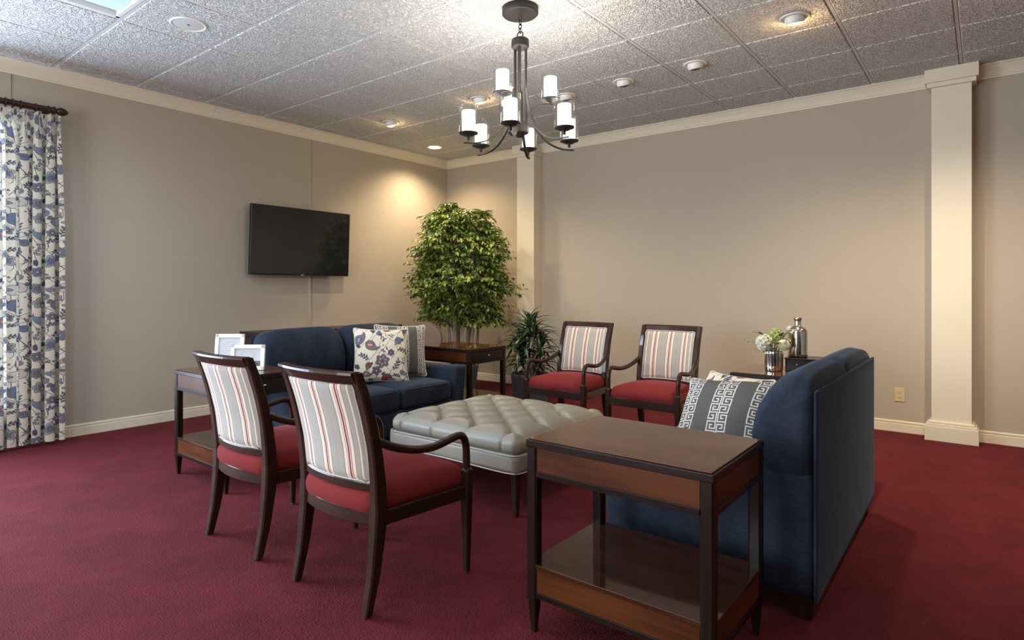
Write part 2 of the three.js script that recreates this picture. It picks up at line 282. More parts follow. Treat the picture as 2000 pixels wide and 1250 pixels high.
function windowUnit(name, w, h, pos, turn) {
  const g = structGroup(name); g.position.set(...pos); g.rotation.y = turn;
  const f = 0.05; part(g, 'window_frame', merge([span(-w / 2, w / 2, 0, f, -0.05, 0.02), span(-w / 2, w / 2, h - f, h, -0.05, 0.02), span(-w / 2, -w / 2 + f, 0, h, -0.05, 0.02), span(w / 2 - f, w / 2, 0, h, -0.05, 0.02)]), M.trim);
  for (const k of [-1, 1]) part(g, 'mullion', span(k * w / 6 - 0.02, k * w / 6 + 0.02, f, h - f, -0.045, 0.01), M.trim);
  for (const k of [-1, 0, 1]) part(g, 'pane', span(k * w / 3 - w / 6 + 0.02, k * w / 3 + w / 6 - 0.02, f, h - f, -0.022, -0.018, 0), M.glass);
}
windowUnit('window_1', WZ1 - WZ0, WY1 - WY0, [-0.08, WY0, (WZ0 + WZ1) / 2], Math.PI / 2);
windowUnit('added_window_2', RX1 - RX0, WY1 - WY0, [(RX0 + RX1) / 2, WY0, ROOM_Z + 0.08], Math.PI);  // unseen window, added so that light comes from behind the camera

// ceiling: grid bars with tiles set a little lower
{
  const T = 0.6096, X0 = 0.2386, Z0 = 5.3632, g = structGroup('ceiling');
  g.userData.label = 'suspended ceiling of textured mineral tiles';
  part(g, 'ceiling_slab', metreUV(new THREE.BoxGeometry(ROOM_X + 0.4, 0.2, ROOM_Z + 0.4).translate(ROOM_X / 2, CEIL + 0.13, ROOM_Z / 2)), M.white);
  const xs = [], zs = []; for (let k = -2; k < 20; k++) { const x = X0 + k * T; if (x > 0.05 && x < ROOM_X - 0.05) xs.push(x); }
  for (let k = -12; k < 14; k++) { const z = Z0 + k * T; if (z > 0.05 && z < ROOM_Z - 0.05) zs.push(z); }
  for (const x of xs) part(g, 'grid_bar', span(x - 0.010, x + 0.010, CEIL, CEIL + 0.03, 0, ROOM_Z, 0), M.grid);
  for (const z of zs) part(g, 'grid_bar', span(0, ROOM_X, CEIL + 0.0006, CEIL + 0.03, z - 0.010, z + 0.010, 0), M.grid);
  const tileGeo = (w, d) => { const b = 0.006, s = new THREE.Shape([[-w / 2, -d / 2], [w / 2, -d / 2], [w / 2, d / 2], [-w / 2, d / 2]].map(a => new THREE.Vector2(...a)));
    const e = new THREE.ExtrudeGeometry(s, { depth: 0.012, bevelEnabled: true, bevelThickness: b, bevelSize: b, bevelSegments: 1, bevelOffset: -b }); e.rotateX(Math.PI / 2); e.translate(0, 0.012, 0); e.computeBoundingBox(); e.translate(0, -e.boundingBox.min.y, 0);
    const m = metreUV(e), uv = m.attributes.uv; const pp = m.attributes.position; for (let i = 0; i < uv.count; i++) uv.setXY(i, pp.getX(i) / T + 0.5, pp.getZ(i) / T + 0.5); return m; };
  const X = [0, ...xs, ROOM_X], Z = [0, ...zs, ROOM_Z], cache = new Map(), r = rng(9);
  const skip = (x, z) => (x > 1.458 && x < 2.068 && z > 4.754 && z < 5.974) || (x > 4.5 && x < 5.12 && z > 6.58 && z < 7.81) || (x > 7.55 && x < 8.17 && z > 4.754 && z < 5.974);
  for (let i = 0; i < X.length - 1; i++) for (let j = 0; j < Z.length - 1; j++) {
    const cx = (X[i] + X[i + 1]) / 2, cz = (Z[j] + Z[j + 1]) / 2; if (skip(cx, cz)) continue;
    const w = X[i + 1] - X[i] - 0.026, d = Z[j + 1] - Z[j] - 0.026, k = w.toFixed(3) + d.toFixed(3);
    if (!cache.has(k)) cache.set(k, tileGeo(w, d));
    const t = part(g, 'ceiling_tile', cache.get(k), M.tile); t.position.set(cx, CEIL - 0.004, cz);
    const full = Math.abs(w - d) < 0.01; t.rotation.y = full ? Math.floor(r() * 4) * Math.PI / 2 : (r() > 0.5 ? Math.PI : 0);
  }
}
// crown moulding and baseboards
function profileRun(pts, len) { const s = new THREE.Shape(pts.map(([a, b]) => new THREE.Vector2(a, b))); const g = new THREE.ExtrudeGeometry(s, { depth: len, bevelEnabled: false }); return metreUV(g); }
const crownProfile = [[0, -0.107], [0.012, -0.107], [0.014, -0.096], [0.02, -0.092], [0.026, -0.08], [0.036, -0.06], [0.05, -0.04], [0.062, -0.026], [0.066, -0.02], [0.074, -0.016], [0.082, -0.012], [0.082, 0.0], [0, 0.0]];
const baseProfile = [[0, 0], [0.016, 0], [0.016, 0.069], [0.013, 0.072], [0.006, 0.073], [0.006, 0.078], [0.012, 0.079], [0.012, 0.090], [0.006, 0.096], [0, 0.096]];
{
  const c1 = structGroup('trim_1');
  for (const [a, b] of [[0, 3.40], [3.402, ROOM_Z]]) { const m = part(c1, 'crown_board', profileRun(crownProfile, b - a), M.trim); m.position.set(0, CEIL, a); }
  c1.userData.label = 'cream crown moulding along the left wall';
  const c2 = structGroup('trim_2'); const m = part(c2, 'crown_board', profileRun(crownProfile, ROOM_X), M.trim); m.rotation.y = Math.PI / 2; m.scale.x = -1; m.rotation.y = -Math.PI / 2; m.scale.x = 1; m.position.set(ROOM_X, CEIL, 0); m.rotation.y = -Math.PI / 2;
  c2.userData.label = 'cream crown moulding along the right wall';
  const b1 = structGroup('baseboard_left'); part(b1, 'board', profileRun(baseProfile, ROOM_Z), M.trim); b1.userData.label = 'cream baseboard of the left wall';
  const b2 = structGroup('baseboard_right'); const n = part(b2, 'board', profileRun(baseProfile, ROOM_X), M.trim); n.position.set(ROOM_X, 0, 0); n.rotation.y = -Math.PI / 2; b2.userData.label = 'cream baseboard of the right wall';
}
// square columns half sunk in the right wall
function column(x, label) {
  const g = thing('column', label, 'column', [x, 0, 0], 0, 'square columns on the right wall'), h = 0.129;
  part(g, 'shaft', span(-h, h, 0.14, 2.9, 0.001, 0.158, 0.003), M.trim);
  part(g, 'plinth', span(-0.173, 0.173, 0.0, 0.118, 0.001, 0.2, 0.003), M.trim);
  part(g, 'base_moulding', merge([span(-0.163, 0.163, 0.118, 0.14, 0.001, 0.19, 0.004), span(-0.15, 0.15, 0.14, 0.158, 0.001, 0.178, 0.008, 2)]), M.trim);
  part(g, 'capital', merge([span(-0.173, 0.173, 2.905, CEIL - 0.004, 0.001, 0.2, 0.003), span(-0.158, 0.158, 2.868, 2.905, 0.001, 0.187, 0.003)]), M.trim);
}
column(1.468, 'cream square column near the room corner behind the spiky potted plant');
column(5.66, 'cream square column beside the wall outlet at the right');

// ------------------------------------------------------------------ ceiling fittings
function troffer(x0, z0, label, strength, tint = [0.66, 0.83, 1.0]) {
  const w = 0.585, d = 1.195, g = thing('ceiling_light', label, 'ceiling light', [x0 + 0.3048, CEIL, z0 + 0.6096], 0, 'recessed fluorescent ceiling lights');
  part(g, 'frame', merge([span(-w / 2, w / 2, -0.004, 0.06, -d / 2, -d / 2 + 0.03), span(-w / 2, w / 2, -0.004, 0.06, d / 2 - 0.03, d / 2), span(-w / 2, -w / 2 + 0.03, -0.004, 0.06, -d / 2, d / 2), span(w / 2 - 0.03, w / 2, -0.004, 0.06, -d / 2, d / 2)]), M.white);
  for (const s of [-1, 1]) { // two curved lenses side by side
    const L = d - 0.07, pts = []; for (let i = 0; i <= 12; i++) { const a = Math.PI * i / 12; pts.push(new THREE.Vector2(-0.122 * Math.cos(a), -0.03 * Math.sin(a))); }
    const sh = new THREE.Shape([...pts, new THREE.Vector2(0.122, 0.01), new THREE.Vector2(-0.122, 0.01)]), e = new THREE.ExtrudeGeometry(sh, { depth: L, bevelEnabled: false }); e.translate(s * 0.128, 0.035, -L / 2);
    part(g, 'lens', e, M.trofferGlow);
  }
  if (strength < 0) for (const k of [-1, 1]) { const l = new THREE.SpotLight(new THREE.Color(0.62, 0.81, 1.0), -strength, 0, 1.45, 0.5, 2); l.name = 'tube_light'; l.position.set(x0 + 0.3048, CEIL - 0.02, z0 + 0.6096 + k * 0.28); l.target.position.set(x0 + 0.3048, 0, z0 + 0.6096 + k * 0.28); l.shadow.radius = 6; l.castShadow = true; scene.add(l, l.target); }
  else areaLight('added_troffer_light', new THREE.Color(...tint), strength, w - 0.06, d - 0.06, [x0 + 0.3048, CEIL - 0.008, z0 + 0.6096], [x0 + 0.3048, 0, z0 + 0.6096]);  // used by the added, unseen troffers only
}
troffer(1.458, 4.754, 'recessed fluorescent light with curved lenses at the top left of the ceiling', -4.5);
troffer(4.5, 6.58, 'unseen recessed fluorescent light added behind the camera', 9, [1.0, 0.93, 0.82]);  // added out of view to brighten the room

troffer(7.554, 4.754, 'unseen recessed fluorescent light added over the right part of the room, outside the picture', 9, [1.0, 0.86, 0.68]);  // added out of view to light surfaces facing right, such as the loveseat back
const EY = { ring: lathe([[0.062, 0.004], [0.062, -0.004], [0.085, -0.008], [0.092, -0.004], [0.092, 0.004]], 36), ball: lathe([[0.0, 0.03], [0.058, 0.03], [0.06, 0.0], [0.06, -0.022], [0.056, -0.036], [0.051, -0.040], [0.048, -0.038], [0.047, -0.02], [0, -0.02]], 36), lens: lathe([[0, -0.052], [0.02, -0.049], [0.038, -0.043], [0.0465, -0.036], [0.0465, -0.03], [0, -0.03]], 28) };
function eyeball(x, z, lit, label, aimX = 0) {
  const g = thing('spot_light', label, 'ceiling spot', [x, CEIL - 0.006, z], 0, 'swivel spot lights along the right wall');
  part(g, 'trim_ring', EY.ring, M.white);
  const b = part(g, 'swivel_head', EY.ball, M.white); b.position.y = 0.004; b.rotation.set(0.29, 0, aimX);
  part(b, 'lens', EY.lens, lit ? M.canGlow : M.blackPlastic);
  if (lit) {
    const l = new THREE.SpotLight(new THREE.Color(1.0, 0.82, 0.60), lit, 0, 1.05, 0.8, 2); l.name = 'spot_beam';
    const dir = V(0, -1, 0).applyEuler(new THREE.Euler(0.29, 0, aimX)); const from = V(x, CEIL - 0.014, z).addScaledVector(dir, 0.06);
    const f = new THREE.PointLight(new THREE.Color(1.0, 0.66, 0.30), lit * 0.02, 0, 2); f.name = 'lamp_face'; f.position.copy(from); f.castShadow = true; scene.add(f);
    l.position.copy(from); l.target.position.copy(from.clone().addScaledVector(dir, 2)); l.shadow.radius = 2; l.castShadow = true; scene.add(l, l.target);
  }
}
eyeball(4.906, 1.95, 9, 'lit amber spot light in the ceiling nearest the right column');
eyeball(4.098, 1.537, 0, 'unlit white spot light, first to the left of the lit one by the right column');
eyeball(3.474, 1.524, 0, 'unlit white spot light above the space between the two far chairs');
eyeball(2.884, 1.505, 0, 'unlit spot light half hidden behind the chandelier');
eyeball(2.213, 1.941, 7, 'lit amber spot light just left of the chandelier');
eyeball(0.958, 1.923, 5, 'lit amber spot light near the left wall crown moulding');
eyeball(6.15, 1.95, 12, 'unseen lit amber spot light added right of the column, outside the picture');  // added out of view for warm light on the wall past the column
{
  const g = thing('recessed_downlight', 'bright round recessed downlight in the ceiling corner above the tree', 'downlight', [0.511, CEIL - 0.005, 0.78]);
  part(g, 'trim_ring', lathe([[0.078, 0.002], [0.078, -0.003], [0.098, -0.006], [0.104, -0.002], [0.104, 0.002]], 36), M.white);
  part(g, 'lens', lathe([[0, -0.006], [0.06, -0.005], [0.08, -0.001], [0.08, 0.004], [0, 0.004]], 32), M.downGlow);
  const l = new THREE.SpotLight(new THREE.Color(1.0, 0.77, 0.50), 9.5, 0, 1.25, 0.6, 2); l.name = 'downlight_beam'; l.position.set(0.511, CEIL - 0.03, 0.78); l.target.position.set(0.511, 0, 0.78); l.shadow.radius = 3; l.castShadow = true; scene.add(l, l.target);
  const s = thing('ceiling_speaker', 'round flush grille of the ceiling speaker at the left', 'speaker', [1.737, CEIL - 0.005, 4.436]);
  part(s, 'rim', lathe([[0.098, 0.002], [0.098, -0.004], [0.108, -0.008], [0.116, -0.003], [0.116, 0.002]], 40), M.frameWhite);
  part(s, 'grille', lathe([[0, -0.004], [0.098, -0.003], [0.098, 0.003], [0, 0.003]], 40), M.grid);
  part(s, 'badge', lathe([[0, -0.007], [0.008, -0.006], [0.009, 0], [0, 0]], 14), M.bronze);
}

// ------------------------------------------------------------------ chandelier
{
  const cx = 3.597, cz = 3.207, yaw = camera.rotation.y, fw = [-Math.sin(yaw), -Math.cos(yaw)], rt = [Math.cos(yaw), -Math.sin(yaw)];
  const g = thing('chandelier', 'dark bronze nine light chandelier with glass cylinder shades', 'chandelier', [cx, 0, cz]);
  part(g, 'canopy', lathe([[0, 2.962], [0.03, 2.962], [0.105, 2.966], [0.115, 2.975], [0.115, CEIL - 0.002], [0, CEIL - 0.002]], 40), M.bronze);
  const links = []; for (let i = 0; i < 4; i++) { const t = new THREE.TorusGeometry(0.011, 0.0028, 6, 14); t.scale(1, 1.5, 1); t.rotateY(i % 2 * Math.PI / 2); t.translate(0, 2.948 - i * 0.026, 0); links.push(t); }
  part(g, 'chain', merge(links), M.bronze);
  const ring = new THREE.TorusGeometry(0.022, 0.004, 8, 24); ring.translate(0, 2.842, 0); part(g, 'ring', ring, M.bronze);
  part(g, 'top_hub', lathe([[0, 2.82], [0.045, 2.818], [0.055, 2.81], [0.057, 2.768], [0.05, 2.758], [0.02, 2.755], [0, 2.755]], 32), M.bronze);
  for (let k = 0; k < 3; k++) { const a = k * 2.094 + 0.5; const r = span(-0.011, 0.011, 2.26, 2.765, -0.004, 0.004, 0.002); r.translate(0, 0, 0.04); r.rotateY(a); part(g, 'rod', r, M.bronze); }
  part(g, 'lower_hub', lathe([[0, 2.285], [0.045, 2.285], [0.056, 2.278], [0.056, 2.225], [0.05, 2.215], [0.03, 2.21], [0.022, 2.195], [0, 2.19]], 32), M.bronze);
  const spot = (R, deg) => { const a = deg * Math.PI / 180, la = R * Math.sin(a), de = -R * Math.cos(a); return [rt[0] * la + fw[0] * de, rt[1] * la + fw[1] * de]; };
  // a flat bar bent in the plane through the axis
  function bar(pts, w, t) {
    const c = new THREE.CatmullRomCurve3(pts.map(([r, y]) => V(r, y, 0)), false, 'centripetal'), N = 28, pos = [], idx = [];
    for (let i = 0; i <= N; i++) { const p = c.getPoint(i / N), d = c.getTangent(i / N), n = V(-d.y, d.x, 0); for (const [a, b] of [[-1, -1], [1, -1], [1, 1], [-1, 1]]) pos.push(p.x + n.x * t * b, p.y + n.y * t * b, a * w); }
    for (let i = 0; i < N; i++) for (let k = 0; k < 4; k++) { const a = i * 4 + k, b = i * 4 + (k + 1) % 4; idx.push(a, b, a + 4, b, b + 4, a + 4); }
    idx.push(0, 2, 1, 0, 3, 2, N * 4, N * 4 + 1, N * 4 + 2, N * 4, N * 4 + 2, N * 4 + 3);
    const q = new THREE.BufferGeometry(); q.setAttribute('position', new THREE.Float32BufferAttribute(pos, 3)); q.setIndex(idx); const o = q.toNonIndexed(); o.computeVertexNormals(); return metreUV(o);
  }
  const lowArm = bar([[0.045, 2.50], [0.062, 2.38], [0.11, 2.26], [0.19, 2.175], [0.28, 2.14], [0.37, 2.135]], 0.009, 0.0035);
  const highArm = bar([[0.04, 2.27], [0.05, 2.33], [0.09, 2.38], [0.15, 2.395], [0.21, 2.392]], 0.008, 0.0035);
  const holder = lathe([[0, -0.045], [0.009, -0.045], [0.009, -0.022], [0.03, -0.02], [0.038, -0.012], [0.058, -0.008], [0.06, 0.0], [0.0, 0.0]], 28);
  const jar = lathe([[0.058, 0.001], [0.060, 0.004], [0.060, 0.165], [0.0585, 0.167], [0.057, 0.165], [0.057, 0.004]], 36);
  const inner = lathe([[0, 0.004], [0.039, 0.004], [0.040, 0.008], [0.040, 0.132], [0.038, 0.135], [0, 0.135]], 28);
  const add = (R, deg, y, armGeo) => {
    const [x, z] = spot(R, deg), arm = part(g, 'arm', armGeo, M.bronze); arm.rotation.y = Math.atan2(-z, x);
    const h = part(g, 'shade_holder', holder, M.bronze); h.position.set(x, y, z);
    const s = part(g, 'glass_shade', jar, M.glass); s.position.set(x, y, z);
    const c = part(g, 'bulb_cylinder', inner, M.bulbGlow); c.position.set(x, y, z);
    const l = new THREE.PointLight(new THREE.Color(1.0, 0.91, 0.80), 0.42, 0, 2); l.name = 'chandelier_bulb'; l.position.set(cx + x, y + 0.07, cz + z); l.shadow.radius = 2; l.castShadow = true; scene.add(l);
  };
  for (let k = 0; k < 6; k++) add(0.34, -13 + 60 * k, 2.198, lowArm);
  for (let k = 0; k < 3; k++) add(0.19, -38 + 120 * k, 2.43, highArm);
}

// ------------------------------------------------------------------ left wall: television, cable cover, curtain
{
  const g = thing('television', 'black flat television mounted on the left wall', 'television', [0.115, 1.737, 2.44], Math.PI / 2);
  const tilt = new THREE.Group(); tilt.name = 'panel'; tilt.rotation.x = 0.045; g.add(tilt);
  part(tilt, 'housing', span(-0.622, 0.622, -0.363, 0.363, -0.03, 0.012, 0.006), M.blackPlastic);
  part(tilt, 'screen', span(-0.611, 0.611, -0.345, 0.352, 0.01, 0.0145, 0.001), M.screen);
  part(tilt, 'badge', span(-0.025, 0.02, -0.362, -0.354, 0.011, 0.015, 0.001), M.nickel);
  part(g, 'wall_bracket', span(-0.2, 0.2, -0.2, 0.2, -0.104, -0.035, 0.003), M.blackPlastic);
  const c = single('cable_cover', span(0.0, 0.014, 0.85, 1.36, 2.262, 2.286, 0.005, 2), M.wall, 'slim taupe cable cover running down the wall below the television', 'cable cover');
}
{
  const g = thing('curtain_rod', 'dark turned wood curtain rod with acorn finial', 'curtain rod', [0.135, 2.655, 0]);
  const cyl = (r, z0, z1) => { const c = new THREE.CylinderGeometry(r, r, z1 - z0, 20); c.rotateX(Math.PI / 2); c.translate(0, 0, (z0 + z1) / 2); return c; };
  part(g, 'rod', cyl(0.024, 4.775, 8.6), M.mahogany);
  const fin = lathe([[0, -0.12], [0.012, -0.115], [0.027, -0.095], [0.034, -0.072], [0.031, -0.052], [0.02, -0.04], [0.018, -0.034], [0.030, -0.028], [0.032, -0.016], [0.026, -0.006], [0.024, 0]], 24); fin.rotateX(Math.PI / 2); fin.translate(0, 0, 4.782); part(g, 'finial', fin, M.mahogany);
  for (const z of [4.80, 4.885, 4.98, 5.03, 5.075, 5.16, 5.25, 5.34]) { const t = new THREE.TorusGeometry(0.029, 0.006, 8, 22); t.translate(0, -0.003, z); part(g, 'ring', t, M.mahogany); }
  part(g, 'bracket', merge([span(-0.133, 0.0, -0.012, 0.012, 4.775, 4.793), span(-0.134, -0.125, -0.05, 0.05, 4.76, 4.81)]), M.mahogany);
}
{
  const NU = 420, NV = 70, z0 = 4.705, z1 = 5.42, pos = [], uv = [], idx = [], folds = 8.3, r = rng(4), ph = []; for (let i = 0; i < 12; i++) ph.push(0.75 + 0.5 * r());
  for (let j = 0; j <= NV; j++) for (let i = 0; i <= NU; i++) {
    const s = i / NU, t = j / NV, y = 0.028 + t * 2.588, k = s * folds, a = ph[Math.floor(k)] * (1 - (k % 1)) + ph[Math.floor(k) + 1] * (k % 1);
    const pinch = THREE.MathUtils.smoothstep(t, 0.88, 0.97), w = Math.cos(k * 2 * Math.PI), soft = Math.sign(w) * Math.pow(Math.abs(w), 0.8);
    const spike = 1.5 * Math.pow(0.5 + 0.5 * w, 5) - 0.5, tuck = Math.pow(0.5 + 0.5 * w, 3) * Math.cos(k * 14 * Math.PI);
    const x = 0.135 + 0.052 * a * (soft * (1 - pinch) + 0.55 * spike * pinch) + 0.011 * tuck * pinch + 0.006 * Math.sin(k * 1.7 + t * 4) + 0.004 * Math.sin(k * 9 + t * 2) * (1 - t);
    const z = z0 + (z1 - z0) * s + 0.020 * (1 - pinch) * Math.sin(k * 4 * Math.PI) + 0.012 * (1 - t) * Math.sin(k * 0.9) + 0.012 * THREE.MathUtils.smoothstep(t, 0.6, 1) * (s < 0.1 ? 1 - s * 10 : 0) * 2;
    pos.push(x, y, z); uv.push(s * 1.75 / 0.66, y / 0.66);
  }
  for (let j = 0; j < NV; j++) for (let i = 0; i < NU; i++) { const a = j * (NU + 1) + i, b = a + 1, c = a + NU + 1, d = c + 1; idx.push(a, c, b, b, c, d); }
  const q = new THREE.BufferGeometry(); q.setAttribute('position', new THREE.Float32BufferAttribute(pos, 3)); q.setAttribute('uv', new THREE.Float32BufferAttribute(uv, 2)); q.setIndex(idx); q.computeVertexNormals();
  single('curtain', q, M.curtain, 'floor length pleated curtain in cream linen with blue grey flowers', 'curtain');
}
{
  const g = thing('wall_outlet', 'ivory duplex outlet low on the right wall beside the column', 'outlet', [5.302, 0.319, 0.0]);
  part(g, 'plate', span(-0.037, 0.037, -0.058, 0.058, 0.0005, 0.006, 0.003, 2), M.ivory);
  for (const y of [-0.021, 0.021]) { const s = part(g, 'socket', lathe([[0, 0.0025], [0.014, 0.0025], [0.016, 0], [0, 0]], 20).rotateX(Math.PI / 2).translate(0, y, 0.0055), M.ivory); for (const x of [-0.006, 0.006]) part(s, 'slot', span(x - 0.001, x + 0.001, y - 0.001, y + 0.006, 0.0075, 0.0085, 0), M.blackPlastic); }
}

// ------------------------------------------------------------------ armchairs (front towards +z)
function armchair(label, pos, turn) {
  const g = thing('armchair', label, 'armchair', pos, turn, 'striped armchairs with red seats');
  const W = M.mahogany, zb = y => { const k = [[0, -0.257], [0.15, -0.222], [0.30, -0.203], [0.40, -0.196], [0.5, -0.201], [0.62, -0.217], [0.74, -0.245], [0.85, -0.280], [0.93, -0.312]]; for (let i = 1; i < k.length; i++) if (y <= k[i][0]) { const t = (y - k[i - 1][0]) / (k[i][0] - k[i - 1][0]); return k[i - 1][1] + t * (k[i][1] - k[i - 1][1]); } return -0.312; };
  const ys = []; for (let i = 0; i <= 22; i++) ys.push(0.008 + (0.926 - 0.008) * i / 22);
  for (const s of [-1, 1]) {
    const st = ys.map(y => [y, zb(y), y < 0.4 ? 0.0165 + 0.010 * (y / 0.4) : 0.0215 - 0.004 * Math.max(0, (y - 0.4) / 0.5), y < 0.4 ? 0.018 + 0.014 * (y / 0.4) : 0.030 - 0.010 * Math.max(0, (y - 0.4) / 0.5), s * (0.228 + 0.006 * Math.max(0, (y - 0.4) / 0.5))]);
    const leg = part(g, 'leg', postSweep(st), W); part(leg, 'glide', lathe([[0, 0], [0.010, 0], [0.010, 0.009], [0, 0.009]], 14).translate(s * 0.228, 0.0005, -0.257), M.nickel);
    const fr = []; for (const [y, hx] of [[0.008, 0.0125], [0.12, 0.0155], [0.3, 0.0205], [0.43, 0.0215], [0.446, 0.0215], [0.452, 0.017]]) fr.push([y, 0.258, hx, hx, s * 0.28]);
    const fl = part(g, 'leg', postSweep(fr), W); part(fl, 'glide', lathe([[0, 0], [0.010, 0], [0.010, 0.009], [0, 0.009]], 14).translate(s * 0.28, 0.0005, 0.258), M.nickel);
    // armrest: rises from the front leg, bends back and runs to the post
    const arm = tube([[s * 0.28, 0.445, 0.258], [s * 0.28, 0.50, 0.257], [s * 0.281, 0.565, 0.250], [s * 0.282, 0.600, 0.228], [s * 0.282, 0.607, 0.19], [s * 0.281, 0.598, 0.13], [s * 0.277, 0.588, 0.05], [s * 0.268, 0.594, -0.04], [s * 0.254, 0.618, -0.13], [s * 0.240, 0.655, -0.215]], 0.0165, 60, 12);
    part(g, 'armrest', arm, W);
    part(g, 'arm_collar', lathe([[0.0, 0.436], [0.02, 0.438], [0.0235, 0.447], [0.021, 0.456], [0.0, 0.458]], 18).translate(s * 0.28, 0, 0.258), W);
  }
  // back rails, bowed backwards
  const bow = s => -0.036 * (1 - s * s);
  function rail(y0, y1, half, t0, t1) {
    const N = 16, pos = [], idx = [], prof = [[y0, -t0], [y0 + 0.004, -t0 - 0.004], [y1 - 0.012, -t0 - 0.004 - t1], [y1 - 0.003, -t0 - t1], [y1, -t1 * 0.5], [y1, t0 - 0.008], [y1 - 0.008, t0], [y0 + 0.004, t0], [y0, t0 - 0.004]];
    for (let i = 0; i <= N; i++) { const s = -1 + 2 * i / N; for (const [y, z] of prof) pos.push(s * half, y, zb(y) + bow(s) + z); }
    const K = prof.length; for (let i = 0; i < N; i++) for (let k = 0; k < K; k++) { const a = i * K + k, b = i * K + (k + 1) % K; idx.push(a, a + K, b, b, a + K, b + K); }
    for (let k = 1; k < K - 1; k++) { idx.push(0, k, k + 1); idx.push(N * K, N * K + k + 1, N * K + k); }
    const q = new THREE.BufferGeometry(); q.setAttribute('position', new THREE.Float32BufferAttribute(pos, 3)); q.setIndex(idx); const o = q.toNonIndexed(); o.computeVertexNormals(); return grainUV(o, 0);
  }
  part(g, 'top_rail', rail(0.880, 0.930, 0.238, 0.017, 0.010), W);
  part(g, 'bottom_rail', rail(0.458, 0.500, 0.214, 0.015, 0.0), W);
  // upholstered back: front and rear faces a little swollen
  {
    const NU = 26, NV = 26, pos = [], uv = [], idx = [], hw = 0.208, y0 = 0.494, y1 = 0.884;
    for (const f of [1, -1]) for (let j = 0; j <= NV; j++) for (let i = 0; i <= NU; i++) {
      const s = -1 + 2 * i / NU, t = j / NV, y = y0 + (y1 - y0) * t, e = Math.min(1, Math.min(1 - Math.abs(s), 1 - Math.abs(2 * t - 1)) * 8);
      const zz = zb(y) + bow(s) + f * (0.010 + 0.012 * Math.sqrt(e) + (f > 0 ? 0.008 * (1 - s * s) * Math.sin(Math.PI * t) : 0));
      pos.push(s * hw, y, zz); uv.push(0.5 + 0.5 * s * f, t * 0.9);
    }
    const B = (NU + 1) * (NV + 1);
    for (let f = 0; f < 2; f++) for (let j = 0; j < NV; j++) for (let i = 0; i < NU; i++) { const a = f * B + j * (NU + 1) + i, b = a + 1, c = a + NU + 1, d = c + 1; f ? idx.push(a, c, b, b, c, d) : idx.push(a, b, c, b, d, c); }
    const q = new THREE.BufferGeometry(); q.setAttribute('position', new THREE.Float32BufferAttribute(pos, 3)); q.setAttribute('uv', new THREE.Float32BufferAttribute(uv, 2)); q.setIndex(idx); q.computeVertexNormals();
    const back = part(g, 'backrest', q, M.stripe); back.userData.label = 'grey upholstery with red and cream stripes';
    for (const f of [1, -1]) { const loop = []; const P = (s, t) => { const y = y0 + 0.002 + (y1 - y0 - 0.004) * t; loop.push([s * 0.204, y, zb(y) + bow(s) + f * 0.0165]); };
      for (let i = 0; i <= 8; i++) P(-1 + i / 4, 0); for (let i = 1; i <= 6; i++) P(1, i / 6); for (let i = 1; i <= 8; i++) P(1 - i / 4, 1); for (let i = 1; i < 6; i++) P(-1, 1 - i / 6);
      part(back, 'piping', tube(loop, 0.0035, 90, 6, true), M.piping); }
  }
  // seat frame
  const quad = (a, b, y0, y1, t) => { const dx = b[0] - a[0], dz = b[1] - a[1], L = Math.hypot(dx, dz), r = span(0, L, y0, y1, -t / 2, t / 2, 0.004); grainUV(r, 0); r.rotateY(-Math.atan2(dz, dx)); r.translate(a[0], 0, a[1]); return r; };
  part(g, 'front_rail', quad([-0.265, 0.262], [0.265, 0.262], 0.328, 0.392, 0.03), W);
  part(g, 'side_rail', quad([-0.279, 0.25], [-0.234, -0.19], 0.328, 0.386, 0.028), W);
  part(g, 'side_rail', quad([0.279, 0.25], [0.234, -0.19], 0.328, 0.386, 0.028), W);
  {
    const N = 18, pos = [], idx = [], prof = [[0.328, -0.014], [0.332, -0.018], [0.380, -0.016], [0.384, -0.012], [0.384, 0.012], [0.328, 0.012]], K = prof.length;
    for (let i = 0; i <= N; i++) { const q = -1 + 2 * i / N; for (const [y, z] of prof) pos.push(q * 0.217, y, -0.198 - 0.04 * (1 - q * q) + z); }
    for (let i = 0; i < N; i++) for (let k = 0; k < K; k++) { const a = i * K + k, b = i * K + (k + 1) % K; idx.push(a, a + K, b, b, a + K, b + K); }
    const q = new THREE.BufferGeometry(); q.setAttribute('position', new THREE.Float32BufferAttribute(pos, 3)); q.setIndex(idx); const o = q.toNonIndexed(); o.computeVertexNormals(); part(g, 'rear_rail', grainUV(o, 0), W);
  }
  // sprung seat: a dome on a trapezium plan
  const seat = softBox(0.565, 0.115, 0.495, 0.054, 0.02, (p, n) => {
    const tz = (p.z + 0.245) / 0.49, k = 0.82 + 0.18 * tz, e = Math.max(0, 1 - Math.pow(Math.abs(p.x) / 0.28, 2.6)) * Math.max(0, 1 - Math.pow(Math.abs(p.z) / 0.245, 2.6)); p.x *= k;
    if (p.y > 0) p.y += 0.038 * e; const low = Math.max(0, -p.y / 0.0575); p.x *= 1 - 0.05 * low; if (p.z < -0.1) p.z -= 0.034 * (1 - Math.pow(p.x / 0.23, 2)) * Math.min(1, (-0.1 - p.z) / 0.12); if (p.z > 0.1) p.z += 0.012 * (1 - Math.pow(p.x / 0.28, 2)) * (1 - low);
  }); seat.translate(0, 0.408, 0.024);
  const sm = part(g, 'seat', seat, M.red); sm.userData.label = 'domed red velvet seat';
  return g;
}
const chairA = armchair('striped armchair seen from behind, next to the table with picture frames', [3.091, 0, 4.598], Math.PI);
copy(chairA, 'nearest striped armchair seen from behind, in front of the tufted ottoman', [3.850, 0, 4.598], Math.PI);
copy(chairA, 'far armchair facing the camera beside the spiky potted plant', [3.09, 0, 1.765], 0.0);
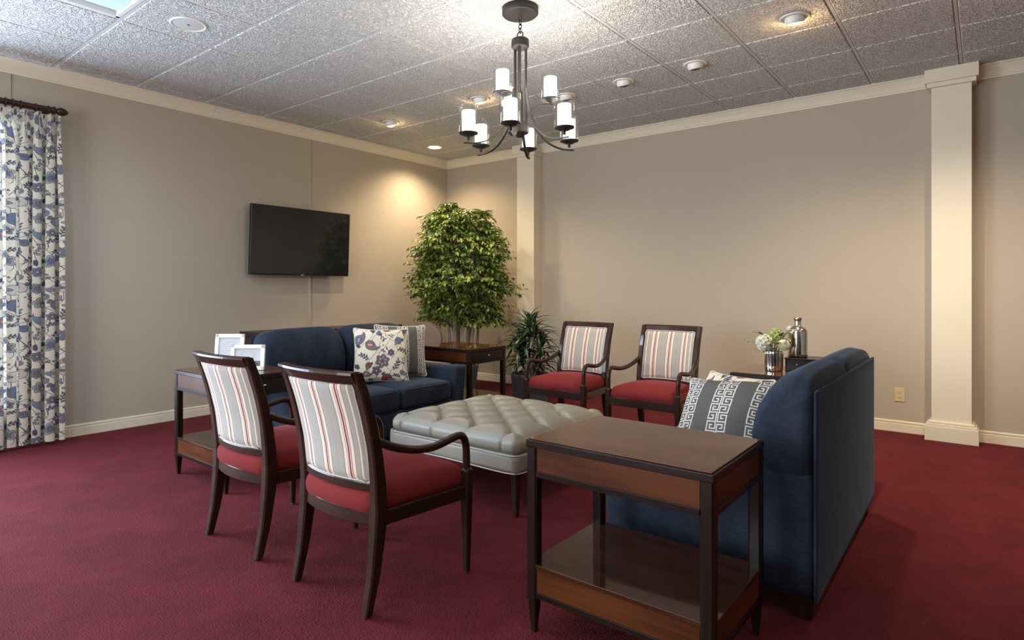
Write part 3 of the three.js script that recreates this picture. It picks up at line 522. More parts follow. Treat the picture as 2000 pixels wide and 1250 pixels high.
copy(chairA, 'far armchair facing the camera, right one of the pair by the wall', [3.872, 0, 1.765], 0);

// ------------------------------------------------------------------ end tables (drawer side towards +z)
function endTable(label, pos, turn) {
  const g = thing('end_table', label, 'end table', pos, turn, 'dark two tier end tables'), X = 0.2625, Z = 0.335, D = M.espresso;
  const top = part(g, 'table_top', grainUV(span(-X, X, 0.667, 0.693, -Z, Z, 0.003, 2), 2), D);
  part(top, 'top_panel', grainUV(span(-X + 0.008, X - 0.008, 0.6935, 0.698, -Z + 0.008, Z - 0.008, 0.0015), 2), M.tableTop);
  for (const sx of [-1, 1]) for (const sz of [-1, 1]) {
    const x = sx * (X - 0.022), z = sz * (Z - 0.022), h = 0.0215;
    const leg = part(g, 'leg', postSweep([[0.13, z, h, h, x], [0.667, z, h, h, x]]), D);
    part(leg, 'tapered_foot', merge([postSweep([[0.0, z, 0.009, 0.009, x], [0.12, z, h - 0.002, h - 0.002, x], [0.122, z, h + 0.003, h + 0.003, x], [0.131, z, h + 0.003, h + 0.003, x]])]), D);
  }
  const sides = [['z', 1], ['z', -1], ['x', 1], ['x', -1]];
  for (const [ax, s] of sides) {
    const mk = (y0, y1, in0, in1, end) => ax === 'z' ? grainUV(span(-X + end, X - end, y0, y1, s > 0 ? Z - in1 : -Z + in0, s > 0 ? Z - in0 : -Z + in1, 0.0015), 0) : grainUV(span(s > 0 ? X - in1 : -X + in0, s > 0 ? X - in0 : -X + in1, y0, y1, -Z + end, Z - end, 0.0015), 2);
    if (ax === 'z' && s > 0) {
      const d = part(g, 'drawer', mk(0.586, 0.664, 0.004, 0.03, 0.046), D);
      part(d, 'knob', new THREE.SphereGeometry(0.0085, 14, 10).scale(1.3, 0.9, 1).translate(0, 0.627, Z + 0.006), M.nickel);
    } else part(g, 'apron_panel', mk(0.583, 0.667, 0.006, 0.026, 0.043), M.cherry);
    part(g, 'apron_rail', mk(0.563, 0.584, 0.001, 0.026, 0.042), D);
    part(g, 'skirt_panel', mk(0.150, 0.236, 0.006, 0.026, 0.043), M.cherry);
    part(g, 'skirt_rail', mk(0.131, 0.151, 0.001, 0.026, 0.042), D);
  }
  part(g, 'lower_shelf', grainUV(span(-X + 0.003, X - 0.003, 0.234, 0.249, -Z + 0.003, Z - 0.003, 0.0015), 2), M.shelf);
  return g;
}
const tableA = endTable('nearest end table with red brown side panels, in front of the loveseat at the right', [4.927, 0, 4.283], -Math.PI / 2);
copy(tableA, 'end table at the left carrying the two white picture frames', [2.035, 0, 4.253], Math.PI / 2);
copy(tableA, 'end table in front of the tall leafy tree, beside the far sofa arm', [2.055, 0, 2.03], Math.PI / 2);
copy(tableA, 'end table holding the silver vase and bottle behind the right loveseat', [4.935, 0, 2.03], -Math.PI / 2);

// ------------------------------------------------------------------ sofas (front towards +z)
function loveseat(label, pos, turn) {
  const g = thing('loveseat', label, 'sofa', pos, turn, 'navy velvet loveseats'), hw = 0.745, zb = -0.435, zf = 0.435, N = M.navy;
  for (const sx of [-1, 1]) for (const sz of [-1, 1]) part(g, 'foot', postSweep([[0, sz > 0 ? zf - 0.07 : zb + 0.05, 0.022, 0.022, sx * (hw - 0.06)], [0.095, sz > 0 ? zf - 0.06 : zb + 0.045, 0.035, 0.035, sx * (hw - 0.05)]]), M.mahogany);
  part(g, 'base', softBox(2 * hw - 0.24, 0.22, 0.78, 0.02, 0.05).translate(0, 0.20, 0.03), N);
  part(g, 'back_panel', softBox(2 * hw, 0.775, 0.012, 0.005, 0.03).translate(0, 0.4725, zb + 0.006), N);
  for (const s of [-1, 1]) part(g, 'arm', softBox(0.15, 0.49, 0.845, 0.035, 0.02, p => {
    const t = Math.max(0, (p.y + 0.245) / 0.49), f = Math.max(0, (p.z + 0.41) / 0.82); p.x += s * 0.028 * t * t * f; p.y += (p.y > 0.1 ? 0.018 * f - 0.012 : 0); p.z += 0.02 * t * f;
  }).translate(s * (hw - 0.080), 0.33, zb + 0.4325), N);
  for (const s of [-1, 1]) {
    const c = part(g, 'seat_cushion', softBox(0.57, 0.155, 0.64, 0.035, 0.025, (p, n) => { const e = (1 - Math.pow(Math.abs(p.x) / 0.29, 4)) * (1 - Math.pow(Math.abs(p.z) / 0.33, 4)); if (p.y > 0) p.y += 0.02 * Math.max(0, e); if (p.z > 0.25) p.z += 0.012 * (1 - Math.pow(p.x / 0.29, 2)); }).translate(s * 0.287, 0.387, 0.118), N);
    const loop = []; const w = 0.272, z0 = -0.19, z1 = 0.432; for (const [x, z] of [[-w, z0], [0, z0], [w, z0], [w, 0.1], [w, z1 - 0.03], [w - 0.03, z1], [0, z1 + 0.010], [-w + 0.03, z1], [-w, z1 - 0.03], [-w, 0.1]]) loop.push([s * 0.287 + x, 0.452, z]);
    part(c, 'piping', tube(loop, 0.0045, 100, 6, true), N);
    // back cushion, wrapping over the arm at its outer end
    part(g, 'back_cushion', softBox(0.742, 0.36, 0.21, 0.055, 0.02, (p, n) => {
      const t = THREE.MathUtils.clamp((p.y + 0.18) / 0.36, 0, 1), zeta = (p.z + 0.105) / 0.21, pr = t < 0.35 ? 0.90 + 0.10 * Math.sin(t / 0.35 * Math.PI / 2) : Math.sqrt(Math.max(0, 1 - Math.pow((t - 0.35) / 0.72, 2)));
      const e = 1 - Math.pow(Math.abs(p.x) / 0.371, 6), soft = 0.88 + 0.12 * Math.sqrt(Math.max(0, e));
      p.z = -0.105 + zeta * 0.235 * pr * soft; p.y += 0.060 * t * Math.max(0, 1 - Math.pow(Math.abs(p.x) / 0.371, p.x * s > 0 ? 4 : 7)) * (0.7 + 0.3 * zeta) - 0.012;
    }).translate(s * 0.3725, 0.700, zb + 0.116), N);
  }
  return g;
}
const sofaA = loveseat('navy velvet loveseat under the television, holding a floral and a key patterned pillow', [2.005, 0, 3.15], Math.PI / 2);
copy(sofaA, 'navy velvet loveseat at the right with its back turned to the camera', [4.965, 0, 3.115], -Math.PI / 2);

// ------------------------------------------------------------------ tufted ottoman
{
  const g = thing('ottoman', 'square tufted grey leather ottoman in the middle of the seating group', 'ottoman', [3.455, 0, 3.235]);
  const W = 0.985, D = 0.985, sx = 0.2625, sz = 0.2625;
  const S = sx, LIM = 1.5 * S, near = (x, z) => Math.min(...[0, 0.5].map(o => { const a = x / S - o, b = z / S - o; return Math.hypot((a - Math.round(a)) * S, (b - Math.round(b)) * S); }));
  function tuft(x, z) { // metres above the dimples: creases run diagonally between buttons and straight from the outer ones to the rim
    const ax = Math.abs(x), az = Math.abs(z); let d, puff;
    if (ax > LIM && az > LIM) { d = Math.min(ax, az) - LIM; puff = 0.8 * Math.sqrt(Math.min(1, d / 0.08)); }
    else if (ax > LIM || az > LIM) { const c = Math.abs(Math.cos(Math.PI * (az > LIM ? x : z) / S)); d = c * S / Math.PI; puff = Math.sqrt(c) * 0.8; }
    else { const a = Math.abs(Math.sin(Math.PI * (x + z) / S)), b = Math.abs(Math.sin(Math.PI * (x - z) / S)); d = Math.min(a, b) * S / (Math.PI * 1.414); puff = Math.sqrt(a * b); }
    const n = near(x, z), dim = ax < LIM + 0.04 && az < LIM + 0.04 ? Math.exp(-n * n / 0.0011) : 0;
    return 0.010 * (1 - Math.exp(-d * d / 0.00018)) + 0.014 * puff - 0.020 * dim;
  }
  const cushion = softBox(W, 0.088, D, 0.038, 0.0075, (p, n) => {
    const inn = Math.min(THREE.MathUtils.smoothstep(W / 2 - Math.abs(p.x), 0.0, 0.10), THREE.MathUtils.smoothstep(D / 2 - Math.abs(p.z), 0.0, 0.10));
    if (p.y > -0.01) p.y += Math.max(0, n.y) * (inn * 0.014 + (0.35 + 0.65 * inn) * tuft(p.x, p.z));
    const side = 1 - Math.abs(n.y); if (side > 0.1) { const onX = Math.abs(n.x) > Math.abs(n.z), c = Math.abs(Math.cos(Math.PI * (onX ? p.z : p.x) / S)), e = 0.009 * (1 - Math.exp(-c * c / 0.012)) * Math.min(1, side * 1.5) - 0.004; if (onX) p.x += Math.sign(n.x) * e; else p.z += Math.sign(n.z) * e; }
  }); cushion.translate(0, 0.382, 0);
  const c = part(g, 'tufted_cushion', cushion, M.leather);
  const btn = new THREE.SphereGeometry(0.012, 12, 8).scale(1, 0.5, 1);
  for (let i = -3; i <= 3; i++) for (let j = -3; j <= 3; j++) { const x = (i + j) * sx / 2, z = (i - j) * sz / 2; if (Math.abs(x) > W / 2 - 0.1 || Math.abs(z) > D / 2 - 0.1) continue; const b = part(c, 'button', btn, M.leather); b.position.set(x, 0.4205, z); }
  part(g, 'frame', softBox(W + 0.012, 0.098, D + 0.012, 0.012, 0.05).translate(0, 0.292, 0), M.leather);
  const loop = (y, e) => tube([[-1, -1], [0, -1], [1, -1], [1, 0], [1, 1], [0, 1], [-1, 1], [-1, 0]].flatMap(([a, b]) => a && b ? [[a * (W / 2 + e) - a * 0.02 * (b * a > 0 ? 0 : 1), y, b * (D / 2 + e) - b * 0.02 * (b * a > 0 ? 1 : 0)], [a * (W / 2 + e) - a * 0.02 * (b * a > 0 ? 1 : 0), y, b * (D / 2 + e) - b * 0.02 * (b * a > 0 ? 0 : 1)]] : [[a * (W / 2 + e), y, b * (D / 2 + e)]]), 0.004, 160, 6, true);
  part(g, 'piping', loop(0.341, 0.006), M.leatherSeam); part(g, 'piping', loop(0.246, 0.005), M.leatherSeam);
  for (const a of [-1, 1]) for (const b of [-1, 1]) { const l = part(g, 'leg', postSweep([[0.006, b * 0.445, 0.014, 0.014, a * 0.455], [0.245, b * 0.448, 0.024, 0.024, a * 0.458]]), M.mahogany); part(l, 'glide', lathe([[0, 0], [0.010, 0], [0.010, 0.007], [0, 0.007]], 12).translate(a * 0.455, 0, b * 0.445), M.nickel); }
}

// ------------------------------------------------------------------ scatter pillows
function pillowGeo(size, T, reps, seed) {
  const N = 30, pos = [], uv = [], idx = [], r = makeNoise(seed);
  for (const f of [1, -1]) for (let j = 0; j <= N; j++) for (let i = 0; i <= N; i++) {
    const u = -1 + 2 * i / N, v = -1 + 2 * j / N, e = (1 - u * u) * (1 - v * v);
    const x = size / 2 * u * (1 - 0.075 * (1 - v * v) * u * u), y = size / 2 * v * (1 - 0.075 * (1 - u * u) * v * v);
    const z = f * T / 2 * Math.pow(Math.max(0, e), 0.42) * (0.92 + 0.16 * r(u * 3 + 9, v * 3 + 9, 40)) + 0.004 * Math.sin(3 * u + v);
    pos.push(x, y, z); uv.push((0.5 + 0.5 * u) * reps, (0.5 + 0.5 * v) * reps);
  }
  const B = (N + 1) * (N + 1); for (let f = 0; f < 2; f++) for (let j = 0; j < N; j++) for (let i = 0; i < N; i++) { const a = f * B + j * (N + 1) + i, b = a + 1, c = a + N + 1, d = c + 1; f ? idx.push(a, c, b, b, c, d) : idx.push(a, b, c, b, d, c); }
  const half = idx.length / 2, mk = list => { const q = new THREE.BufferGeometry(); q.setAttribute('position', new THREE.Float32BufferAttribute(pos, 3)); q.setAttribute('uv', new THREE.Float32BufferAttribute(uv, 2)); q.setIndex(list); const o = q.toNonIndexed(); return smoothNormals(o); };
  const edge = []; const P = (u, v) => edge.push([size / 2 * u * (1 - 0.075 * (1 - v * v) * u * u), size / 2 * v * (1 - 0.075 * (1 - u * u) * v * v), 0.004 * Math.sin(3 * u + v)]);
  for (let i = 0; i < 8; i++) P(-0.97 + i * 0.2425, -0.985); for (let i = 0; i < 8; i++) P(0.985, -0.97 + i * 0.2425); for (let i = 0; i < 8; i++) P(0.97 - i * 0.2425, 0.985); for (let i = 0; i < 8; i++) P(-0.985, 0.97 - i * 0.2425);
  return { front: mk(idx.slice(0, half)), back: mk(idx.slice(half)), cord: tube(edge, 0.006, 160, 6, true) };
}
function pillow(label, mat, backMat, size, T, pos, yaw, lean, roll, reps, seed) {
  const g = thing('scatter_pillow', label, 'pillow', pos, 0); g.rotation.set(lean, yaw, roll, 'YXZ');
  const p = pillowGeo(size, T, reps, seed); part(g, 'front_face', p.front, mat); part(g, 'back_face', p.back, backMat); part(g, 'corded_edge', p.cord, M.creamCloth); return g;
}
const DEG = Math.PI / 180;
pillow('grey pillow with cream Greek key bands behind the floral pillow on the far sofa', M.key, M.creamCloth, 0.45, 0.15, [1.985, 0.700, 2.735], 60 * DEG, -0.26, -0.04, 1, 3);
pillow('cream pillow printed with flowers and paisley leaning on the far sofa', M.floral, M.floral, 0.45, 0.15, [2.07, 0.690, 3.03], 56 * DEG, -0.30, -0.04, 1, 4);
pillow('charcoal pillow with white Greek key bands on the right loveseat', M.key, M.creamCloth, 0.45, 0.18, [4.955, 0.622, 3.50], -12 * DEG, -0.60, 0.08, 1, 5);
pillow('floral pillow almost hidden behind the key patterned pillow on the right loveseat', M.floral, M.floral, 0.44, 0.14, [4.86, 0.612, 3.22], -30 * DEG, -0.58, 0.02, 1, 6);

// ------------------------------------------------------------------ picture frames on the left table
function noteTex(w, h, photo) {
  return canvasTex(w, h, (c) => {
    c.fillStyle = '#c6c6ca'; c.fillRect(0, 0, w, h); const r = rng(w + h); c.strokeStyle = '#77777c'; c.lineWidth = Math.max(2, h * 0.012);  // paper toned grey to stand for the shadow on it
    for (let y = h * 0.18; y < h * (photo ? 0.62 : 0.86); y += h * 0.085) { const m = w * (0.16 + 0.12 * r()); c.beginPath(); for (let x = m; x < w - m; x += 6) { if (r() < 0.12) { c.moveTo(x + 8, y); x += 8; } else { c.moveTo(x, y); c.lineTo(x + 5, y + (r() - 0.5) * 3); } } c.stroke(); }
    if (photo) { c.fillStyle = '#3c3d35'; c.fillRect(w * 0.45, h * 0.7, w * 0.55, h * 0.3); for (let i = 0; i < 60; i++) { c.fillStyle = ['#6d6f55', '#8f8d78', '#22231f', '#a7a48c'][i % 4]; c.fillRect(w * (0.45 + 0.53 * r()), h * (0.7 + 0.28 * r()), 10, 7); } }
  });
}
function pictureFrame(label, w, h, pos, yaw, photo) {
  const g = thing('picture_frame', label, 'picture frame', pos, yaw, 'white picture frames'), b = 0.027, tilt = new THREE.Group(); tilt.name = 'frame_body'; tilt.rotation.x = -0.16; g.add(tilt);
  const bars = merge([span(-w / 2, w / 2, 0, b, -0.008, 0.008, 0.004, 2), span(-w / 2, w / 2, h - b, h, -0.008, 0.008, 0.004, 2), span(-w / 2, -w / 2 + b, 0, h, -0.008, 0.008, 0.004, 2), span(w / 2 - b, w / 2, 0, h, -0.008, 0.008, 0.004, 2)]);
  part(tilt, 'frame_moulding', bars, M.frameWhite);
  const q = new THREE.PlaneGeometry(w - 2 * b + 0.004, h - 2 * b + 0.004); q.translate(0, h / 2, 0.001); part(tilt, 'printed_note', q, std({ map: noteTex(photo ? 384 : 320, photo ? 256 : 400, photo), roughness: 0.6 }));
  part(tilt, 'backing', span(-w / 2 + 0.01, w / 2 - 0.01, 0.01, h - 0.01, -0.010, -0.002, 0.001), M.blackPlastic);
  const st = span(-0.02, 0.02, 0.005, h * 0.62, -0.004, 0, 0.001); st.rotateX(0.30); st.translate(0, 0.0, -0.085 * h / 0.2 + 0.01); part(g, 'easel_strut', st, M.blackPlastic);
}
pictureFrame('upright white picture frame with a printed note, rear one on the left table', 0.20, 0.225, [1.862, 0.698, 4.22], 41 * DEG, false);
pictureFrame('wide white picture frame with a printed note, front one on the left table', 0.225, 0.168, [2.13, 0.698, 4.235], 40 * DEG, true);

// ------------------------------------------------------------------ console table and round backed chair behind the far sofa
{
  const g = thing('console_table', 'dark wood console table standing behind the far sofa', 'console', [1.35, 0, 3.02]);
  const D = M.espresso; part(g, 'table_top', grainUV(span(-0.16, 0.16, 0.855, 0.885, -0.75, 0.75, 0.004, 2), 2), D);
  for (const s of [-1, 1]) part(g, 'side_panel', grainUV(span(-0.15, 0.15, 0, 0.856, s > 0 ? 0.70 : -0.735, s > 0 ? 0.735 : -0.70, 0.003), 1), D);
  part(g, 'front_apron', grainUV(span(0.125, 0.148, 0.72, 0.856, -0.70, 0.70, 0.002), 2), D); part(g, 'back_panel', grainUV(span(-0.148, -0.13, 0.1, 0.856, -0.70, 0.70, 0.002), 2), D);
  part(g, 'lower_shelf', grainUV(span(-0.14, 0.14, 0.14, 0.165, -0.70, 0.70, 0.002), 2), D);
}
{
  const g = thing('round_back_chair', 'chair with a round taupe back standing behind the sofa in the corner', 'chair', [1.36, 0, 1.77], 52 * DEG);
  const disc = new THREE.CylinderGeometry(0.172, 0.172, 0.03, 40).rotateX(Math.PI / 2); metreUV(disc).translate(0, 0.69, -0.2); part(g, 'backrest', disc, std({ color: rgb(0.26, 0.20, 0.155), roughness: 0.9, bumpMap: weaveBump, bumpScale: 0.0004 }));
  const ring = new THREE.TorusGeometry(0.176, 0.012, 10, 48); ring.translate(0, 0.69, -0.2); part(g, 'back_frame', ring, std({ color: rgb(0.16, 0.09, 0.06), roughness: 0.5 }));
  part(g, 'seat', softBox(0.42, 0.08, 0.40, 0.03, 0.04).translate(0, 0.44, 0), std({ color: rgb(0.26, 0.20, 0.155), roughness: 0.9 }));
  for (const [x, z] of [[-0.17, 0.16], [0.17, 0.16], [-0.15, -0.18], [0.15, -0.18]]) part(g, 'leg', postSweep([[0, z, 0.012, 0.012, x], [0.42, z, 0.019, 0.019, x]]), M.mahogany);
  for (const s of [-1, 1]) part(g, 'back_post', postSweep([[0.42, -0.19, 0.013, 0.013, s * 0.10], [0.53, -0.2, 0.013, 0.013, s * 0.10]]), M.mahogany);
}

// ------------------------------------------------------------------ plants
function leafShape(L, W, bend, fold, n = 4) { // pointed blade along +z, rising and arching over
  const pos = [], idx = [];
  for (let i = 0; i <= n; i++) { const t = i / n, w = W * Math.pow(Math.sin(Math.PI * Math.min(1, 0.10 + 0.90 * t)), 0.8) * (i === n ? 0.02 : 1), y = bend * (t - t * t * 1.0) * L, z = L * t; pos.push(-w, y + fold * w, z, 0, y, z, w, y + fold * w, z); }
  for (let i = 0; i < n; i++) { const a = i * 3; idx.push(a, a + 1, a + 3, a + 1, a + 4, a + 3, a + 1, a + 2, a + 4, a + 2, a + 5, a + 4); }
  const q = new THREE.BufferGeometry(); q.setAttribute('position', new THREE.Float32BufferAttribute(pos, 3)); q.setIndex(idx); return q.toNonIndexed();
}
{
  const g = thing('ficus_tree', 'tall artificial ficus tree with small green leaves in the room corner', 'tree', [1.07, 0, 0.90]), r = rng(31);
  part(g, 'pot', lathe([[0, 0], [0.15, 0], [0.16, 0.01], [0.20, 0.30], [0.205, 0.33], [0.19, 0.33], [0.185, 0.28], [0, 0.28]], 32), M.potGrey);
  part(g, 'soil', lathe([[0, 0.292], [0.186, 0.288], [0.186, 0.27], [0, 0.27]], 24), M.soil);
  const tips = [];
  for (let k = 0; k < 19; k++) {
    const a = k * 2.4 + r(), r0 = 0.02 + 0.17 * Math.sqrt(r()), x0 = r0 * Math.cos(a), z0 = r0 * Math.sin(a), ex = x0 * 1.5 + (r() - 0.5) * 0.18, ez = z0 * 1.5 + (r() - 0.5) * 0.18, top = 1.5 + 0.55 * r(), rad = 0.008 + 0.012 * r();
    const q = new THREE.TubeGeometry(new THREE.CatmullRomCurve3([V(x0, 0.27, z0), V(x0 + (r() - 0.5) * 0.03, 0.6, z0 + (r() - 0.5) * 0.03), V(x0 * 1.2 + (r() - 0.5) * 0.04, 0.95, z0 * 1.2 + (r() - 0.5) * 0.04), V(ex * 0.9, 1.3, ez * 0.9), V(ex, top, ez)]), 20, rad, 7);
    part(g, 'stem', q, M.bark); tips.push([ex, ez]);
  }
  // foliage: twigs carrying alternating leaves, filling an irregular crown
  const base = leafShape(0.055, 0.0150, 0.10, 0.3, 2), P0 = base.attributes.position, pos = [], col = [], tw = [], m = new THREE.Matrix4(), v = V(0, 0, 0), e = new THREE.Euler(), q = new THREE.Quaternion();
  const crownR = h => { const t = (h - 0.72) / 1.53; return t < 0 ? 0.2 : t > 1 ? 0.1 : (0.36 + 0.22 * Math.sin(Math.PI * Math.min(1, t * 1.05)) + 0.05 * Math.sin(t * 21)) * Math.min(1, (1.04 - t) * 5.5 + 0.25); };
  for (let k = 0; k < 1900; k++) {
    const a = r() * 6.283, h = 0.84 + (1.08 + 0.42 * n1(a * 1.5, 3.5, 9, 60)) * Math.pow(r(), 0.9), R = crownR(h) * (0.80 + 0.42 * n2(a * 1.9 + 3, h * 5, 12, 60)) * (k % 11 === 0 ? 1.14 : 1), s0 = 0.05 + 0.6 * r(), out = R * (0.72 + 0.34 * r()), x1 = Math.cos(a) * out, z1 = Math.sin(a) * out, x0 = x1 * s0, z0 = z1 * s0, droop = -0.02 - 0.10 * r(), rise = 0.05 + 0.08 * r();
    const A = V(x0, h - rise, z0), B = V((x0 + x1) / 2, h + 0.02, (z0 + z1) / 2), C = V(x1, h + droop * 0.5, z1);
    if (k % 4 === 0) tw.push(new THREE.TubeGeometry(new THREE.QuadraticBezierCurve3(A, B, C), 4, 0.0022, 3));
    const nL = 9 + Math.floor(r() * 5), tone = r();
    for (let i = 0; i < nL; i++) {
      const t = 0.25 + 0.75 * i / (nL - 1), p = A.clone().multiplyScalar((1 - t) * (1 - t)).addScaledVector(B, 2 * t * (1 - t)).addScaledVector(C, t * t);
      e.set(-0.1 + 1.2 * r(), Math.atan2(x1, z1) + (i % 2 ? 0.9 : -0.9) * (0.5 + 0.7 * r()), (r() - 0.5) * 0.9, 'YXZ'); q.setFromEuler(e); const sc = 0.75 + 0.5 * r(); m.compose(p, q, V(sc, sc, sc));
      const b = tone * 0.6 + 0.4 * r(), c = b > 0.86 ? [0.42, 0.46, 0.08] : b > 0.45 ? [0.20 + 0.08 * r(), 0.27 + 0.08 * r(), 0.045] : [0.075 + 0.04 * r(), 0.135 + 0.05 * r(), 0.035];
      for (let j = 0; j < P0.count; j++) { v.fromBufferAttribute(P0, j).applyMatrix4(m); pos.push(v.x, v.y, v.z); col.push(...c); }
    }
  }
  // a few side shoots low on the stems
  const leaf = new THREE.BufferGeometry(); leaf.setAttribute('position', new THREE.Float32BufferAttribute(pos, 3)); leaf.setAttribute('color', new THREE.Float32BufferAttribute(col, 3)); leaf.computeVertexNormals();
  const f = part(g, 'foliage', leaf, M.leaf); f.userData.kind = 'stuff';
  const tg = part(g, 'twigs', merge(tw), M.bark); tg.userData.kind = 'stuff';
}
{
  const g = thing('dracaena', 'spiky dark green potted plant in a dark grey pot beside the far chair', 'potted plant', [2.24, 0, 1.16]), r = rng(57);
  part(g, 'pot', lathe([[0, 0], [0.165, 0], [0.172, 0.01], [0.196, 0.33], [0.198, 0.36], [0.184, 0.36], [0.18, 0.32], [0, 0.32]], 36), M.potGrey);
  part(g, 'soil', lathe([[0, 0.335], [0.181, 0.33], [0.181, 0.315], [0, 0.315]], 24), M.soil);
  const mats = [[0.025, 0.05, 0.022], [0.04, 0.075, 0.03], [0.075, 0.13, 0.04], [0.07, 0.035, 0.035]].map(c => phys({ color: rgb(...c), roughness: 0.35, transmission: 0.12, thickness: 0, side: THREE.DoubleSide }));
  const geos = [0.22, 0.26, 0.30].map((L, i) => { const q = leafShape(L, 0.0135 + 0.002 * i, 0.6, 0.45, 9); const p = q.attributes.position; for (let k = 0; k < p.count; k++) { const z = p.getZ(k), t = z / L; p.setY(k, p.getY(k) - 0.20 * t * t * t * L); } return smoothNormals(q); });
  const crowns = [[-0.03, 0.80, -0.03], [0.07, 0.76, 0.02], [-0.08, 0.66, 0.05], [0.12, 0.60, 0.0], [-0.06, 0.50, 0.06], [0.07, 0.44, -0.04]];
  crowns.forEach(([x, y, z], ci) => {
    part(g, 'cane', tube([[x * 0.4, 0.32, z * 0.4], [x * 0.8, 0.3 + (y - 0.3) * 0.5, z * 0.8], [x, y + 0.03, z]], 0.011, 14, 8), M.bark);
    for (let k = 0; k < 36; k++) { const m = part(g, 'leaf', geos[Math.floor(r() * 3)], mats[r() < 0.1 ? 3 : r() < 0.3 ? 2 : r() < 0.6 ? 1 : 0]); m.position.set(x + (r() - 0.5) * 0.02, y - 0.07 + 0.10 * (k / 36), z + (r() - 0.5) * 0.02); m.rotation.set(0.22 - 1.35 * Math.pow(k / 36, 1.6) + (r() - 0.5) * 0.3, k * 2.39996 + ci, (r() - 0.5) * 0.5, 'YXZ'); }
  });
}

